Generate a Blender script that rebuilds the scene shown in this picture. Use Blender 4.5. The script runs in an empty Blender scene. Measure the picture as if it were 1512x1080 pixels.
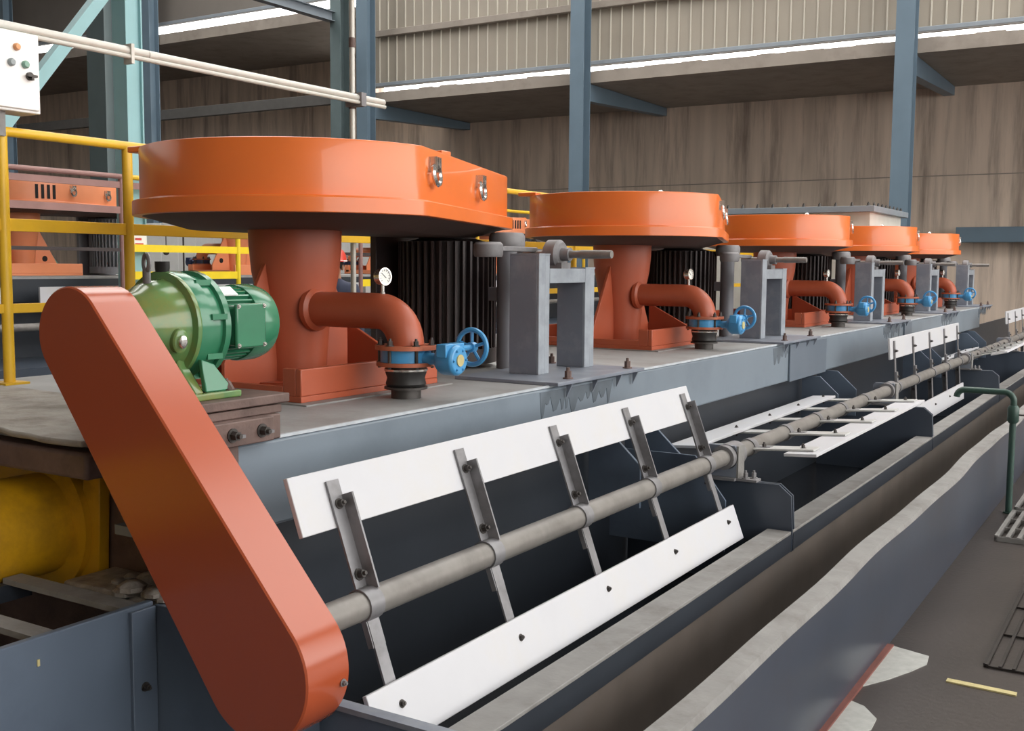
import bpy, bmesh, math, random
from mathutils import Vector, Matrix
random.seed(7)
S = bpy.context.scene
COL = S.collection
PI = math.pi

# ------------------------------------------------------------------ camera
cam_d = bpy.data.cameras.new('camera')
cam_d.sensor_width = 36.0
cam_d.lens = 1600.0 / 1512.0 * 36.0
cam_d.clip_end = 300
cam = bpy.data.objects.new('camera', cam_d)
COL.objects.link(cam)
RX = Vector((0.85195317, 0.52356735, 0.00728241))
UP = Vector((-0.05415116, 0.07426487, 0.99576723))
FW = Vector((-0.52081038, 0.8487414, -0.09162197))
cam.matrix_world = Matrix(((RX.x, UP.x, -FW.x, 0), (RX.y, UP.y, -FW.y, 0), (RX.z, UP.z, -FW.z, 1.6), (0, 0, 0, 1)))
S.camera = cam

# ------------------------------------------------------------------ world, exposure
w = bpy.data.worlds.new('world'); S.world = w
w.use_nodes = True
bg = w.node_tree.nodes['Background']
bg.inputs['Color'].default_value = (1.0, 0.985, 0.95, 1)
bg.inputs['Strength'].default_value = 4.55
S.view_settings.view_transform = 'Standard'
S.view_settings.look = 'None'
S.view_settings.gamma = 1
S.view_settings.use_curve_mapping = False
S.view_settings.exposure = 0.0

# ------------------------------------------------------------------ materials
def lin(c):
    return tuple((v / 255 / 12.92 if v / 255 <= 0.04045 else ((v / 255 + 0.055) / 1.055) ** 2.4) for v in c) + (1,)

MATS = {}
def mat(name, col, rough=0.5, metal=0.0, var=0.12, scale=6.0, dirt=None, dirt_amt=0.4, dirt_scale=2.5, stretch=None, bump=0.0, bscale=60, coat=0.0, spec=0.5, speck=None):
    m = bpy.data.materials.new(name); m.use_nodes = True
    nt = m.node_tree; N = nt.nodes; L = nt.links
    b = N['Principled BSDF']
    b.inputs['Roughness'].default_value = rough
    b.inputs['Metallic'].default_value = metal
    b.inputs['Coat Weight'].default_value = coat
    b.inputs['Specular IOR Level'].default_value = spec
    tc = N.new('ShaderNodeTexCoord')
    geo = N.new('ShaderNodeNewGeometry')
    mp = N.new('ShaderNodeMapping')
    L.new(geo.outputs['Position'], mp.inputs['Vector'])
    if stretch: mp.inputs['Scale'].default_value = stretch
    n1 = N.new('ShaderNodeTexNoise'); n1.inputs['Scale'].default_value = scale; n1.inputs['Detail'].default_value = 5
    L.new(mp.outputs['Vector'], n1.inputs['Vector'])
    r1 = N.new('ShaderNodeValToRGB')
    c = lin(col)
    r1.color_ramp.elements[0].position = 0.3; r1.color_ramp.elements[1].position = 0.7
    r1.color_ramp.elements[0].color = tuple(v * (1 - var) for v in c[:3]) + (1,)
    r1.color_ramp.elements[1].color = tuple(min(1, v * (1 + var)) for v in c[:3]) + (1,)
    L.new(n1.outputs['Fac'], r1.inputs['Fac'])
    out = r1.outputs['Color']
    if dirt:
        n2 = N.new('ShaderNodeTexNoise'); n2.inputs['Scale'].default_value = dirt_scale; n2.inputs['Detail'].default_value = 8
        n2.inputs['Roughness'].default_value = 0.65
        L.new(mp.outputs['Vector'], n2.inputs['Vector'])
        r2 = N.new('ShaderNodeValToRGB')
        r2.color_ramp.elements[0].position = 0.48; r2.color_ramp.elements[1].position = 0.72
        r2.color_ramp.elements[0].color = (0, 0, 0, 1); r2.color_ramp.elements[1].color = (dirt_amt,) * 3 + (1,)
        L.new(n2.outputs['Fac'], r2.inputs['Fac'])
        mx = N.new('ShaderNodeMix'); mx.data_type = 'RGBA'
        L.new(r2.outputs['Color'], mx.inputs['Factor'])
        L.new(out, mx.inputs['A']); mx.inputs['B'].default_value = lin(dirt)
        out = mx.outputs['Result']
    if speck:
        v = N.new('ShaderNodeTexVoronoi'); v.inputs['Scale'].default_value = 14
        L.new(geo.outputs['Position'], v.inputs['Vector'])
        r3 = N.new('ShaderNodeValToRGB')
        r3.color_ramp.elements[0].position = 0.04; r3.color_ramp.elements[1].position = 0.09
        r3.color_ramp.elements[0].color = (0.75,) * 3 + (1,); r3.color_ramp.elements[1].color = (0, 0, 0, 1)
        L.new(v.outputs['Distance'], r3.inputs['Fac'])
        mx = N.new('ShaderNodeMix'); mx.data_type = 'RGBA'
        L.new(r3.outputs['Color'], mx.inputs['Factor'])
        L.new(out, mx.inputs['A']); mx.inputs['B'].default_value = lin(speck)
        out = mx.outputs['Result']
    L.new(out, b.inputs['Base Color'])
    if bump:
        n4 = N.new('ShaderNodeTexNoise'); n4.inputs['Scale'].default_value = bscale; n4.inputs['Detail'].default_value = 4
        L.new(mp.outputs['Vector'], n4.inputs['Vector'])
        bp = N.new('ShaderNodeBump'); bp.inputs['Strength'].default_value = bump; bp.inputs['Distance'].default_value = 0.01
        L.new(n4.outputs['Fac'], bp.inputs['Height']); L.new(bp.outputs['Normal'], b.inputs['Normal'])
    MATS[name] = m
    return m

mat('orange_gloss', (226, 112, 44), 0.3, var=0.05, scale=3, dirt=(206, 106, 52), dirt_amt=0.3, coat=0.3)
mat('orange_far_lit', (226, 140, 98), 0.4, var=0.06, scale=4)  # lighter orange: bright hazy light on the rear row painted in
mat('underside_shade', (74, 54, 46), 0.7, var=0.15)  # dirty brown with the shade below the belt cover painted in
mat('orange_old', (172, 84, 56), 0.42, var=0.1, scale=5, dirt=(124, 66, 48), dirt_amt=0.5)
mat('orange_guard', (166, 78, 48), 0.2, var=0.04, scale=2, dirt=(162, 78, 50), dirt_amt=0.3)
mat('orange_flange', (178, 98, 68), 0.5, var=0.15, scale=20, dirt=(110, 70, 55), dirt_amt=0.6, dirt_scale=12)
mat('green', (50, 118, 86), 0.25, var=0.08, scale=8, coat=0.3)
mat('green_oily', (92, 128, 76), 0.22, var=0.2, scale=9, dirt=(134, 122, 58), dirt_amt=0.95, dirt_scale=5.5, coat=0.3)
mat('green_pipe', (50, 76, 68), 0.4, var=0.1)
mat('beam_grey', (120, 131, 142), 0.38, var=0.06, scale=2, dirt=(92, 102, 112), dirt_amt=0.4)
mat('splice_grey', (100, 110, 122), 0.4, var=0.06, scale=3)
mat('grease', (92, 101, 110), 0.5, var=0.15, scale=12)
mat('deck_grey', (152, 152, 152), 0.55, var=0.08, scale=5, dirt=(122, 114, 108), dirt_amt=0.6, dirt_scale=3.5, bump=0.1)
mat('deck_dirty', (156, 150, 142), 0.7, var=0.15, scale=7, dirt=(96, 82, 70), dirt_amt=0.8, dirt_scale=5, bump=0.5, bscale=25)
mat('dark_tank', (44, 49, 57), 0.45, var=0.12, scale=3, dirt=(34, 38, 46), dirt_amt=0.5)
mat('tank_blue', (66, 74, 86), 0.36, var=0.08, scale=2.5, dirt=(50, 54, 66), dirt_amt=0.5)
mat('lip_grey', (136, 134, 132), 0.6, var=0.1, scale=12, dirt=(98, 92, 88), dirt_amt=0.7, dirt_scale=5, bump=0.15)
mat('launder_face', (58, 64, 76), 0.3, var=0.1, scale=2, dirt=(50, 48, 54), dirt_amt=0.5)
mat('plate_blue', (92, 104, 120), 0.4, var=0.08, scale=2.5, dirt=(66, 72, 90), dirt_amt=0.6, dirt_scale=1.5)
mat('frame_lit', (146, 152, 160), 0.45, var=0.1, scale=14, dirt=(112, 118, 128), dirt_amt=0.6, dirt_scale=10)  # paler frame grey: mostly side light painted in, partly scraped paint
mat('worn_edge', (186, 192, 198), 0.4, var=0.15, scale=20)
mat('girder_dark', (84, 82, 80), 0.6, var=0.1)
mat('sludge', (150, 144, 138), 0.35, var=0.3, scale=25, dirt=(84, 74, 66), dirt_amt=0.8, dirt_scale=14, bump=0.5, bscale=40)
mat('launder_brown', (104, 95, 88), 0.6, var=0.15, scale=5, dirt=(92, 88, 86), dirt_amt=0.7, dirt_scale=2.5)
mat('slurry', (30, 32, 36), 0.2, var=0.2, scale=4)
mat('white_board', (198, 198, 203), 0.5, var=0.03, scale=5, dirt=(196, 192, 186), dirt_amt=0.45, dirt_scale=5)
mat('steel', (132, 131, 134), 0.42, metal=0.35, var=0.15, scale=14, dirt=(88, 84, 84), dirt_amt=0.6, dirt_scale=9)
mat('steel_glare', (190, 190, 188), 0.45, metal=0.1, var=0.06, scale=10)  # glare on the flat-lying scraper arms, painted as paler steel
mat('shaft_steel', (128, 124, 120), 0.45, metal=0.2, var=0.14, scale=12, dirt=(94, 88, 84), dirt_amt=0.5, dirt_scale=8)
mat('bolt_dark', (74, 70, 68), 0.45, metal=0.5, var=0.2, scale=30)
mat('chrome', (214, 210, 206), 0.18, metal=0.9, var=0.05)
mat('frame_grey', (120, 126, 138), 0.42, var=0.08, scale=5, dirt=(158, 162, 168), dirt_amt=0.5, dirt_scale=8)
mat('cast_grey', (128, 126, 128), 0.55, metal=0.2, var=0.12, scale=14, dirt=(92, 88, 86), dirt_amt=0.5, dirt_scale=10)
mat('rust', (104, 84, 78), 0.6, var=0.2, scale=12, dirt=(72, 56, 52), dirt_amt=0.7, dirt_scale=8, bump=0.2)
mat('blue_valve', (72, 148, 200), 0.33, var=0.1, scale=12, coat=0.2)
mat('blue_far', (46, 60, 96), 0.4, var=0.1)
mat('rubber', (34, 32, 32), 0.5, var=0.2, scale=20)
mat('motor_dark', (58, 48, 48), 0.5, var=0.15, scale=8)
mat('motor_grey', (122, 122, 128), 0.45, var=0.1)
mat('yellow', (226, 180, 42), 0.4, var=0.07, scale=6, dirt=(190, 150, 60), dirt_amt=0.4)
mat('yellow_bright', (244, 214, 40), 0.4, var=0.05)
mat('yellow_pipe', (214, 160, 30), 0.35, var=0.08, scale=3, dirt=(120, 88, 34), dirt_amt=0.7, dirt_scale=4)
mat('brown_rail', (150, 112, 106), 0.5, var=0.12)
mat('white_paint', (240, 240, 238), 0.4, var=0.02)
mat('dial', (228, 228, 222), 0.3, var=0.02)
mat('dial_ink', (60, 56, 56), 0.5, var=0.02)
mat('teal_light', (146, 186, 190), 0.5, var=0.05, scale=3)
mat('teal_dark', (92, 106, 108), 0.5, var=0.08, scale=3)
mat('col_blue', (98, 116, 130), 0.45, var=0.06, scale=2)
mat('concrete_wall', (206, 188, 172), 0.85, var=0.16, scale=1.6, dirt=(120, 106, 98), dirt_amt=0.8, dirt_scale=1.5, stretch=(2.4, 2.4, 0.2), bump=0.2, bscale=20)
mat('concrete_ledge', (144, 135, 126), 0.8, var=0.1, scale=1.5, dirt=(108, 98, 92), dirt_amt=0.5)
mat('cladding', (148, 140, 128), 0.6, var=0.04, scale=1.5)
mat('cladding_dim', (112, 106, 100), 0.7, var=0.06, scale=1.5)  # darker cladding copy: the left wall's dim light painted in
mat('cladding_rib', (186, 180, 168), 0.6, var=0.04, scale=1.5)
mat('roof_grey', (140, 140, 138), 0.8, var=0.05, scale=1)
mat('floor_dark', (64, 58, 56), 0.3, var=0.15, scale=2, dirt=(58, 52, 52), dirt_amt=0.8, dirt_scale=1.2, bump=0.1, bscale=40)
mat('floor_pale', (176, 176, 172), 0.75, var=0.08, scale=30, dirt=(150, 148, 144), dirt_amt=0.4, dirt_scale=20)
mat('grate_sheen', (140, 138, 136), 0.4, metal=0.35, var=0.15, scale=10)  # paler grating copy: sky reflection on the far bars painted in
mat('grate_dark', (50, 46, 45), 0.35, metal=0.3, var=0.2, scale=10)
mat('white_tank', (214, 212, 204), 0.5, var=0.04, dirt=(188, 182, 170), dirt_amt=0.4)
mat('lid_grey', (132, 140, 148), 0.5, var=0.06)
mat('conduit', (196, 194, 186), 0.4, metal=0.2, var=0.08, dirt=(150, 140, 134), dirt_amt=0.4, dirt_scale=6)
mat('red_hat', (214, 62, 48), 0.3, var=0.03, coat=0.4)
mat('skin', (176, 126, 100), 0.55, var=0.05)
mat('workwear', (58, 66, 92), 0.8, var=0.1)
mat('boots', (40, 36, 34), 0.6, var=0.1)
mat('hair', (26, 22, 20), 0.6, var=0.1)
mat('hole_black', (24, 20, 20), 0.8, var=0.05)
mat('button_orange', (226, 160, 110), 0.4, var=0.02)
mat('button_green', (130, 168, 150), 0.4, var=0.02)
mat('button_grey', (150, 158, 160), 0.4, var=0.02)
mat('red_ink', (206, 70, 62), 0.5, var=0.02)
mat('mark_yellow', (196, 182, 130), 0.7, var=0.1, scale=20)
mat('red_stain', (120, 70, 62), 0.6, var=0.15, scale=9)

# ------------------------------------------------------------------ mesh helpers
class MB:
    def __init__(s): s.v = []; s.f = []
    def add(s, vs, fs):
        k = len(s.v); s.v += [tuple(p) for p in vs]; s.f += [tuple(i + k for i in q) for q in fs]; return s
    def box(s, x0, x1, y0, y1, z0, z1):
        if x0 > x1: x0, x1 = x1, x0
        if y0 > y1: y0, y1 = y1, y0
        if z0 > z1: z0, z1 = z1, z0
        return s.add([(x0, y0, z0), (x1, y0, z0), (x1, y1, z0), (x0, y1, z0), (x0, y0, z1), (x1, y0, z1), (x1, y1, z1), (x0, y1, z1)],
                     [(0, 3, 2, 1), (4, 5, 6, 7), (0, 1, 5, 4), (1, 2, 6, 5), (2, 3, 7, 6), (3, 0, 4, 7)])
    def prism(s, poly, axis, a0, a1):
        """poly: list of 2D points; axis 'x' -> (y,z), 'y' -> (x,z), 'z' -> (x,y)"""
        def P(p, a):
            return {'x': (a, p[0], p[1]), 'y': (p[0], a, p[1]), 'z': (p[0], p[1], a)}[axis]
        n = len(poly)
        area = sum(poly[i][0] * poly[(i + 1) % n][1] - poly[(i + 1) % n][0] * poly[i][1] for i in range(n))
        if (area < 0) != (axis == 'y'): poly = poly[::-1]
        if a0 > a1: a0, a1 = a1, a0
        vs = [P(p, a0) for p in poly] + [P(p, a1) for p in poly]
        fs = [tuple(range(n - 1, -1, -1)), tuple(range(n, 2 * n))] + [(i, (i + 1) % n, n + (i + 1) % n, n + i) for i in range(n)]
        return s.add(vs, fs)
    def lathe(s, prof, c, d, n=24, caps=True):
        """prof: list (r, t) along axis d from c"""
        d = Vector(d).normalized(); c = Vector(c)
        u = d.orthogonal().normalized(); v = d.cross(u)
        vs = []
        for r, t in prof:
            for i in range(n):
                a = 2 * PI * i / n
                vs.append(c + d * t + (u * math.cos(a) + v * math.sin(a)) * r)
        fs = []
        for j in range(len(prof) - 1):
            for i in range(n):
                fs.append((j * n + i, j * n + (i + 1) % n, (j + 1) * n + (i + 1) % n, (j + 1) * n + i))
        if caps:
            fs.append(tuple(range(n - 1, -1, -1))); k = (len(prof) - 1) * n; fs.append(tuple(range(k, k + n)))
        return s.add(vs, fs)
    def cyl(s, p0, p1, r, n=16, r1=None):
        d = Vector(p1) - Vector(p0)
        return s.lathe([(r, 0), (r if r1 is None else r1, d.length)], p0, d, n)
    def tube(s, path, r, n=12, caps=True):
        path = [Vector(p) for p in path]; m = len(path); vs = []; u = None
        for i, p in enumerate(path):
            t = (path[min(i + 1, m - 1)] - path[max(i - 1, 0)]).normalized()
            if u is None: u = t.orthogonal().normalized()
            u = (u - t * u.dot(t)).normalized(); v = t.cross(u)
            for k in range(n):
                a = 2 * PI * k / n; vs.append(p + (u * math.cos(a) + v * math.sin(a)) * (r[i] if isinstance(r, (list, tuple)) else r))
        fs = []
        for j in range(m - 1):
            for i in range(n): fs.append((j * n + i, j * n + (i + 1) % n, (j + 1) * n + (i + 1) % n, (j + 1) * n + i))
        if caps: fs.append(tuple(range(n - 1, -1, -1))); fs.append(tuple(range((m - 1) * n, m * n)))
        return s.add(vs, fs)
    def torus(s, c, d, R, r, n=28, m=8):
        d = Vector(d).normalized(); c = Vector(c); u = d.orthogonal().normalized(); v = d.cross(u); vs = []; fs = []
        for i in range(n):
            a = 2 * PI * i / n; e = u * math.cos(a) + v * math.sin(a)
            for j in range(m):
                b = 2 * PI * j / m; vs.append(c + e * (R + r * math.cos(b)) + d * (r * math.sin(b)))
        for i in range(n):
            for j in range(m): fs.append((i * m + j, ((i + 1) % n) * m + j, ((i + 1) % n) * m + (j + 1) % m, i * m + (j + 1) % m))
        return s.add(vs, fs)
    def sphere(s, c, r, n=14, m=9, sc=(1, 1, 1)):
        c = Vector(c); vs = []; fs = []
        for j in range(1, m):
            b = PI * j / m
            for i in range(n):
                a = 2 * PI * i / n
                vs.append((c.x + r * sc[0] * math.sin(b) * math.cos(a), c.y + r * sc[1] * math.sin(b) * math.sin(a), c.z + r * sc[2] * math.cos(b)))
        vs += [(c.x, c.y, c.z + r * sc[2]), (c.x, c.y, c.z - r * sc[2])]
        for j in range(m - 2):
            for i in range(n): fs.append((j * n + i, (j + 1) * n + i, (j + 1) * n + (i + 1) % n, j * n + (i + 1) % n))
        t = (m - 1) * n
        for i in range(n): fs.append((t, i, (i + 1) % n)); fs.append((t + 1, (m - 2) * n + (i + 1) % n, (m - 2) * n + i))
        return s.add(vs, fs)
    def bolt(s, c, d, r, h):
        """hex head with a stub"""
        d = Vector(d).normalized(); c = Vector(c)
        s.lathe([(r * 1.5, 0), (r * 1.5, h * 0.12)], c, d, 12)
        s.lathe([(r, h * 0.12), (r, h * 0.7)], c, d, 6)
        s.lathe([(r * 0.55, h * 0.7), (r * 0.5, h)], c, d, 8); return s
    def xf(s, M):
        s.v = [tuple(M @ Vector(p)) for p in s.v]; return s
    def build(s, name, m, parent=None, bevel=0.0, ang=35, smooth=True):
        me = bpy.data.meshes.new(name); me.from_pydata(s.v, [], s.f); me.validate()
        bm = bmesh.new(); bm.from_mesh(me); bmesh.ops.recalc_face_normals(bm, faces=bm.faces); bm.to_mesh(me); bm.free()
        if smooth:
            me.polygons.foreach_set('use_smooth', [True] * len(me.polygons)); me.set_sharp_from_angle(angle=math.radians(ang))
        me.materials.append(MATS[m]); me.update()
        o = bpy.data.objects.new(name, me); COL.objects.link(o)
        if parent is not None: o.parent = parent
        if bevel:
            b = o.modifiers.new('bevel', 'BEVEL'); b.width = bevel; b.segments = 2; b.limit_method = 'ANGLE'; b.angle_limit = math.radians(40)
        return o

def tag(o, label=None, cat=None, group=None, kind=None):
    if label: o['label'] = label
    if cat: o['category'] = cat
    if group: o['group'] = group
    if kind: o['kind'] = kind
    return o
def thing(name, loc, label, cat, group=None, rz=0):
    o = bpy.data.objects.new(name, None); COL.objects.link(o); o.location = loc; o.rotation_euler = (0, 0, rz)
    o.empty_display_size = 0.1
    return tag(o, label, cat, group)
def struct(o): o['kind'] = 'structure'; return o
def copy_tree(o, parent=None):
    c = o.copy(); COL.objects.link(c); c.parent = parent
    for ch in list(o.children): copy_tree(ch, c)
    return c

DECK = 1.145
# ================================================================== THE BUILDING
struct(MB().box(-45, 14, -9, 26, -0.3, 0.0).build('floor', 'floor_dark', smooth=False))
fl = bpy.data.objects['floor']
# pale dry concrete beside the launder wall
def blob(pts, z0, z1, name, m, parent):
    return MB().prism(pts, 'z', z0, z1).build(name, m, parent, smooth=False)
blob([(-0.965, 4.67), (-0.80, 4.62), (-0.79, 4.52), (-0.83, 4.40), (-0.885, 4.27), (-0.965, 4.12)], 0, 0.004, 'dry_patch', 'floor_pale', fl)
blob([(-0.965, 3.98), (-0.90, 3.95), (-0.835, 3.86), (-0.83, 3.76), (-0.86, 3.66), (-0.90, 3.56), (-0.965, 3.46)], 0, 0.004, 'dry_patch', 'floor_pale', fl)
blob([(-0.978, 3.2), (-0.955, 3.2), (-0.95, 4.66), (-0.978, 4.66)], 0, 0.012, 'weld_strip', 'red_stain', fl)
blob([(-0.69, 4.40), (-0.44, 4.39), (-0.44, 4.355), (-0.69, 4.365)], 0, 0.006, 'painted_line', 'mark_yellow', fl)

# concrete wall behind the columns
wb = struct(MB().box(-16.2, 14, 23.2, 23.6, 0, 5.2).box(-18.6, -16.2, 23.2, 23.6, 0, 5.95).box(-45, -18.6, 23.2, 23.6, 0, 7.25).build('wall_back', 'concrete_wall', smooth=False))
led = MB().box(-16.2, 14, 19.35, 23.6, 5.2, 5.42)
led.build('ledge', 'concrete_ledge', wb, smooth=False)
MB().box(-45, -16.2, 19.35, 23.6, 7.15, 7.40).build('ledge', 'concrete_ledge', wb, smooth=False)
# uneven mortar bed on the ledge edge under the light slot
k = MB(); x = -16.0
while x < 6:
    L_ = random.uniform(0.15, 0.6); h = random.uniform(0.005, 0.04); k.box(x, x + L_, 19.42, 19.62, 5.42, 5.42 + h); x += L_
k.build('mortar_bed', 'concrete_ledge', wb, smooth=False)
# horizontal form lines in the concrete
MB().box(-16.2, 14, 23.19, 23.2, 3.45, 3.47).build('pour_joint', 'concrete_ledge', wb, smooth=False)
# cladding above the slot, one panel after another
cl = struct(MB().box(-16.1, 14, 19.86, 19.9, 5.62, 12).build('wall_upper', 'cladding', smooth=False))
struct(MB().box(-45, -16.1, 19.86, 19.9, 7.76, 12).build('wall_upper_left', 'cladding_dim', smooth=False))
pw = 0.243
panel_me = None
px = -16.0
while px < 3.0:
    if panel_me is None:
        m_ = MB()
        m_.box(0.012, pw - 0.012, -0.012, 0.0, 0, 5.2)
        o = m_.build('cladding_panel', 'cladding', cl, smooth=False); panel_me = o.data
    else:
        o = bpy.data.objects.new('cladding_panel', panel_me); COL.objects.link(o); o.parent = cl
    o.location = (px, 19.86, 5.64)
    px += pw
rib_me = None
px = -16.0
while px < 3.0:
    if rib_me is None:
        o = MB().prism([(-0.016, 0), (-0.010, -0.035), (0.010, -0.035), (0.016, 0)], 'z', 0, 5.2).build('panel_rib', 'cladding_rib', cl, smooth=False); rib_me = o.data
    else:
        o = bpy.data.objects.new('panel_rib', rib_me); COL.objects.link(o); o.parent = cl
    o.location = (px, 19.86, 5.64)
    px += pw

def hcol(x, y, z0, z1, label, m='col_blue', wd=0.30, dp=0.30, knee=True, group=None):
    t = thing('steel_column', (x, y, z0), label, 'column', group)
    h = z1 - z0
    MB().box(-wd / 2, wd / 2, -dp / 2, -dp / 2 + 0.02, 0, h).build('flange', m, t)
    MB().box(-wd / 2, wd / 2, dp / 2 - 0.02, dp / 2, 0, h).build('flange', m, t)
    MB().box(-0.012, 0.012, -dp / 2 + 0.02, dp / 2 - 0.02, 0, h).build('web', m, t)
    MB().box(-0.25, 0.25, -0.25, 0.25, 0, 0.03).build('foot_plate', m, t)
    return t
lab = {-4.09: 'blue steel column in front of the wall, right of the white riveted tank',
       -10.23: 'blue steel column standing behind the second orange belt cover',
       -15.6: 'grey-blue steel column where the cladding ends beside the vertical pipe',
       -22.6: 'slim dark blue steel column in front of the higher concrete wall'}
for cxx, lb in lab.items():
    t = hcol(cxx, 19.15, 0, 12, lb)
    if cxx > -16:
        MB().prism([(0.15, 4.85), (0.15, 5.19), (4.0, 5.19), (4.0, 5.02)], 'x', -0.1, 0.1).build('knee_bracket', 'col_blue', t)
hcol(-16.35, 19.15, 0, 12, 'dark blue-grey steel column beside the pale vertical pipe', 'teal_dark')
hcol(-28.6, 19.15, 0, 12, 'far blue steel column behind the white control box', 'col_blue')
# girts
def girt(x0, x1, y, z0, z1, label, m, dy=0.12):
    return tag(MB().box(x0, x1, y, y + dy, z0, z1).build('wall_girt', m, None, 0.01), label, 'beam', None)
girt(-15.8, 6, 19.706, 6.72, 6.86, 'grey-brown horizontal girt across the ribbed cladding', 'concrete_ledge')
girt(-15.8, 6, 19.706, 5.62, 5.70, 'thin sill girt along the foot of the cladding above the bright slot', 'lid_grey')
girt(-45, -16.3, 19.3, 5.25, 5.5, 'dark horizontal girder across the higher concrete wall', 'girder_dark')
girt(-45, -16.3, 19.741, 7.74, 7.82, 'thin sill girt above the bright slot in the higher wall', 'lid_grey')
girt(-3.8, 8, 22.8, 2.12, 2.42, 'blue-grey horizontal beam low on the concrete wall', 'col_blue')
# tie beam running from the corner column towards the hall
tb = thing('tie_beam', (-16.45, 12.0, 7.0), 'pale grey steel tie beam meeting the corner column high up', 'beam')
MB().box(-0.1, 0.1, 0, 7.001, 0, 0.015).build('flange', 'lid_grey', tb); MB().box(-0.1, 0.1, 0, 7.001, 0.2, 0.215).build('flange', 'lid_grey', tb)
MB().box(-0.008, 0.008, 0, 7.001, 0.015, 0.2).build('web', 'lid_grey', tb)
# other enclosing walls; unseen roof whose openings are shaped to steer the light
struct(MB().box(-45, 14, -9.3, -9, 0, 12).build('wall_rear', 'cladding', smooth=False))
struct(MB().box(-45.3, -45, -9.3, 26, 0, 12).build('wall_left', 'concrete_wall', smooth=False))
r_ = MB()
xs = [-45, -20.5, -17.0, -12.5, -9.0, -4.5, -1.0, 3.5, 7.0, 14]
for i in range(0, len(xs), 2): r_.box(xs[i], xs[i + 1], -9.3, 10, 12.0, 12.1).box(xs[i] + 1.2, xs[i + 1] - 1.2, 10, 20, 12.0, 12.1)
r_.box(-45, 14, -9.3, 3.5, 12.1, 12.2)  # unseen sheet added to close the near openings and darken near-facing sides
struct(r_.build('ceiling', 'roof_grey', smooth=False))
struct(MB().box(13.8, 14, -9.3, 26, 0, 1.5).build('wall_right', 'cladding', smooth=False))  # unseen; kept low to let more side light in

# ================================================================== TANK
tank = thing('flotation_tank', (-1.7, 8.0, 0), 'long blue-grey steel flotation tank under the orange machines', 'tank')
def T(mb): return mb.xf(Matrix.Translation((1.7, -8.0, 0)))
YE = 17.5
# deck beam
T(MB().box(-2.075, -2.025, 1.80, 14.05, 0.905, 1.137)).build('beam_web', 'beam_grey', tank, 0.008)
T(MB().box(-2.30, -2.03, 1.80, 14.05, 0.905, 0.93)).build('beam_bottom_flange', 'beam_grey', tank)
T(MB().box(-2.30, -2.075, 14.0, 14.05, 0.93, 1.137)).build('beam_end_plate', 'beam_grey', tank)
T(MB().box(-3.9, -2.033, 1.78, 14.05, 1.125, DECK)).build('deck_plate', 'deck_grey', tank, 0.004)
T(MB().box(-2.034, -2.024, 1.80, 14.05, 1.138, 1.1465)).build('worn_edge', 'worn_edge', tank)
T(MB().box(-2.024, -2.012, 6.55, 7.35, 0.90, 1.13)).build('splice_plate', 'splice_grey', tank, 0.003)
T(MB().box(-2.024, -2.012, 9.8, 10.1, 0.90, 1.13)).build('splice_plate', 'splice_grey', tank, 0.003)
# worn concrete-caked end of the deck
cr = MB()
n = 22; top = []; 
for i in range(n + 1):
    y = -3.9 + (1.62) * i / n
    top.append((y, 1.70 + random.uniform(-0.02, 0.02)))
poly = top + [(-2.28, 2.25), (-3.9, 2.35)]
T(MB().prism(poly, 'z', 1.1455, 1.162)).build('caked_end', 'deck_dirty', tank, 0.006)
T(MB().box(-3.9, -2.3, 1.72, 2.3, 1.055, 1.125)).build('deck_edge_beam', 'rust', tank, 0.01)
# grease runs on the beam below each gate frame
for yu in (3.0, 5.75, 8.55, 11.05, 13.4):
    y = yu + 0.50; pl = [(y, 1.125)]; top_y = y + 0.62
    q = y
    while q < top_y - 0.05:
        dq = random.uniform(0.03, 0.08); dp_ = random.uniform(0.05, 0.11)
        pl += [(q + dq * 0.3, 1.125 - dp_), (q + dq * 0.6, 1.125 - dp_ * 0.95), (q + dq, 1.125 - dp_ * 0.45)]; q += dq
    pl.append((min(q + 0.02, top_y), 1.125))
    T(MB().prism(pl, 'x', -2.0255, -2.0235)).build('grease_run', 'grease', tank, smooth=False)
# inside of the cells
T(MB().box(-2.14, -2.12, 1.80, YE, 0.1, 0.905)).build('cell_back_wall', 'dark_tank', tank)
T(MB().box(-2.12, -1.43, 1.80, YE, 0.1, 0.24)).build('slurry', 'slurry', tank)
T(MB().box(-1.44, -1.425, 1.80, YE, 0.05, 0.49)).build('cell_front_wall', 'dark_tank', tank)
# overflow lip: angle along the front of the cells, one length per cell
for y0, y1 in ((1.80, 4.43), (4.46, 7.48), (7.51, 10.58), (10.61, 13.28), (13.31, YE)):
    T(MB().prism([(-1.437, 0.483), (-1.437, 0.495), (-1.335, 0.495), (-1.335, 0.43), (-1.345, 0.43), (-1.345, 0.483)], 'y', y0, y1)).build('overflow_lip', 'lip_grey', tank, 0.002)
    T(MB().prism([(-1.345, 0.43), (-1.334, 0.485), (-1.334, 0.41), (-1.345, 0.405)], 'y', y0, y1)).build('lip_skirt', 'dark_tank', tank)
# near end plate with a lower right shoulder
T(MB().prism([(-2.13, 0), (-2.13, 0.755), (-1.80, 0.755), (-1.64, 0.63), (-1.0, 0.63), (-0.98, 0.47), (-0.98, 0)], 'y', 1.775, 1.795)).build('end_plate', 'plate_blue', tank, 0.003)
T(MB().box(-1.66, -0.99, 1.766, 1.80, 0.622, 0.634)).build('end_plate_edge', 'frame_grey', tank)
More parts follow.
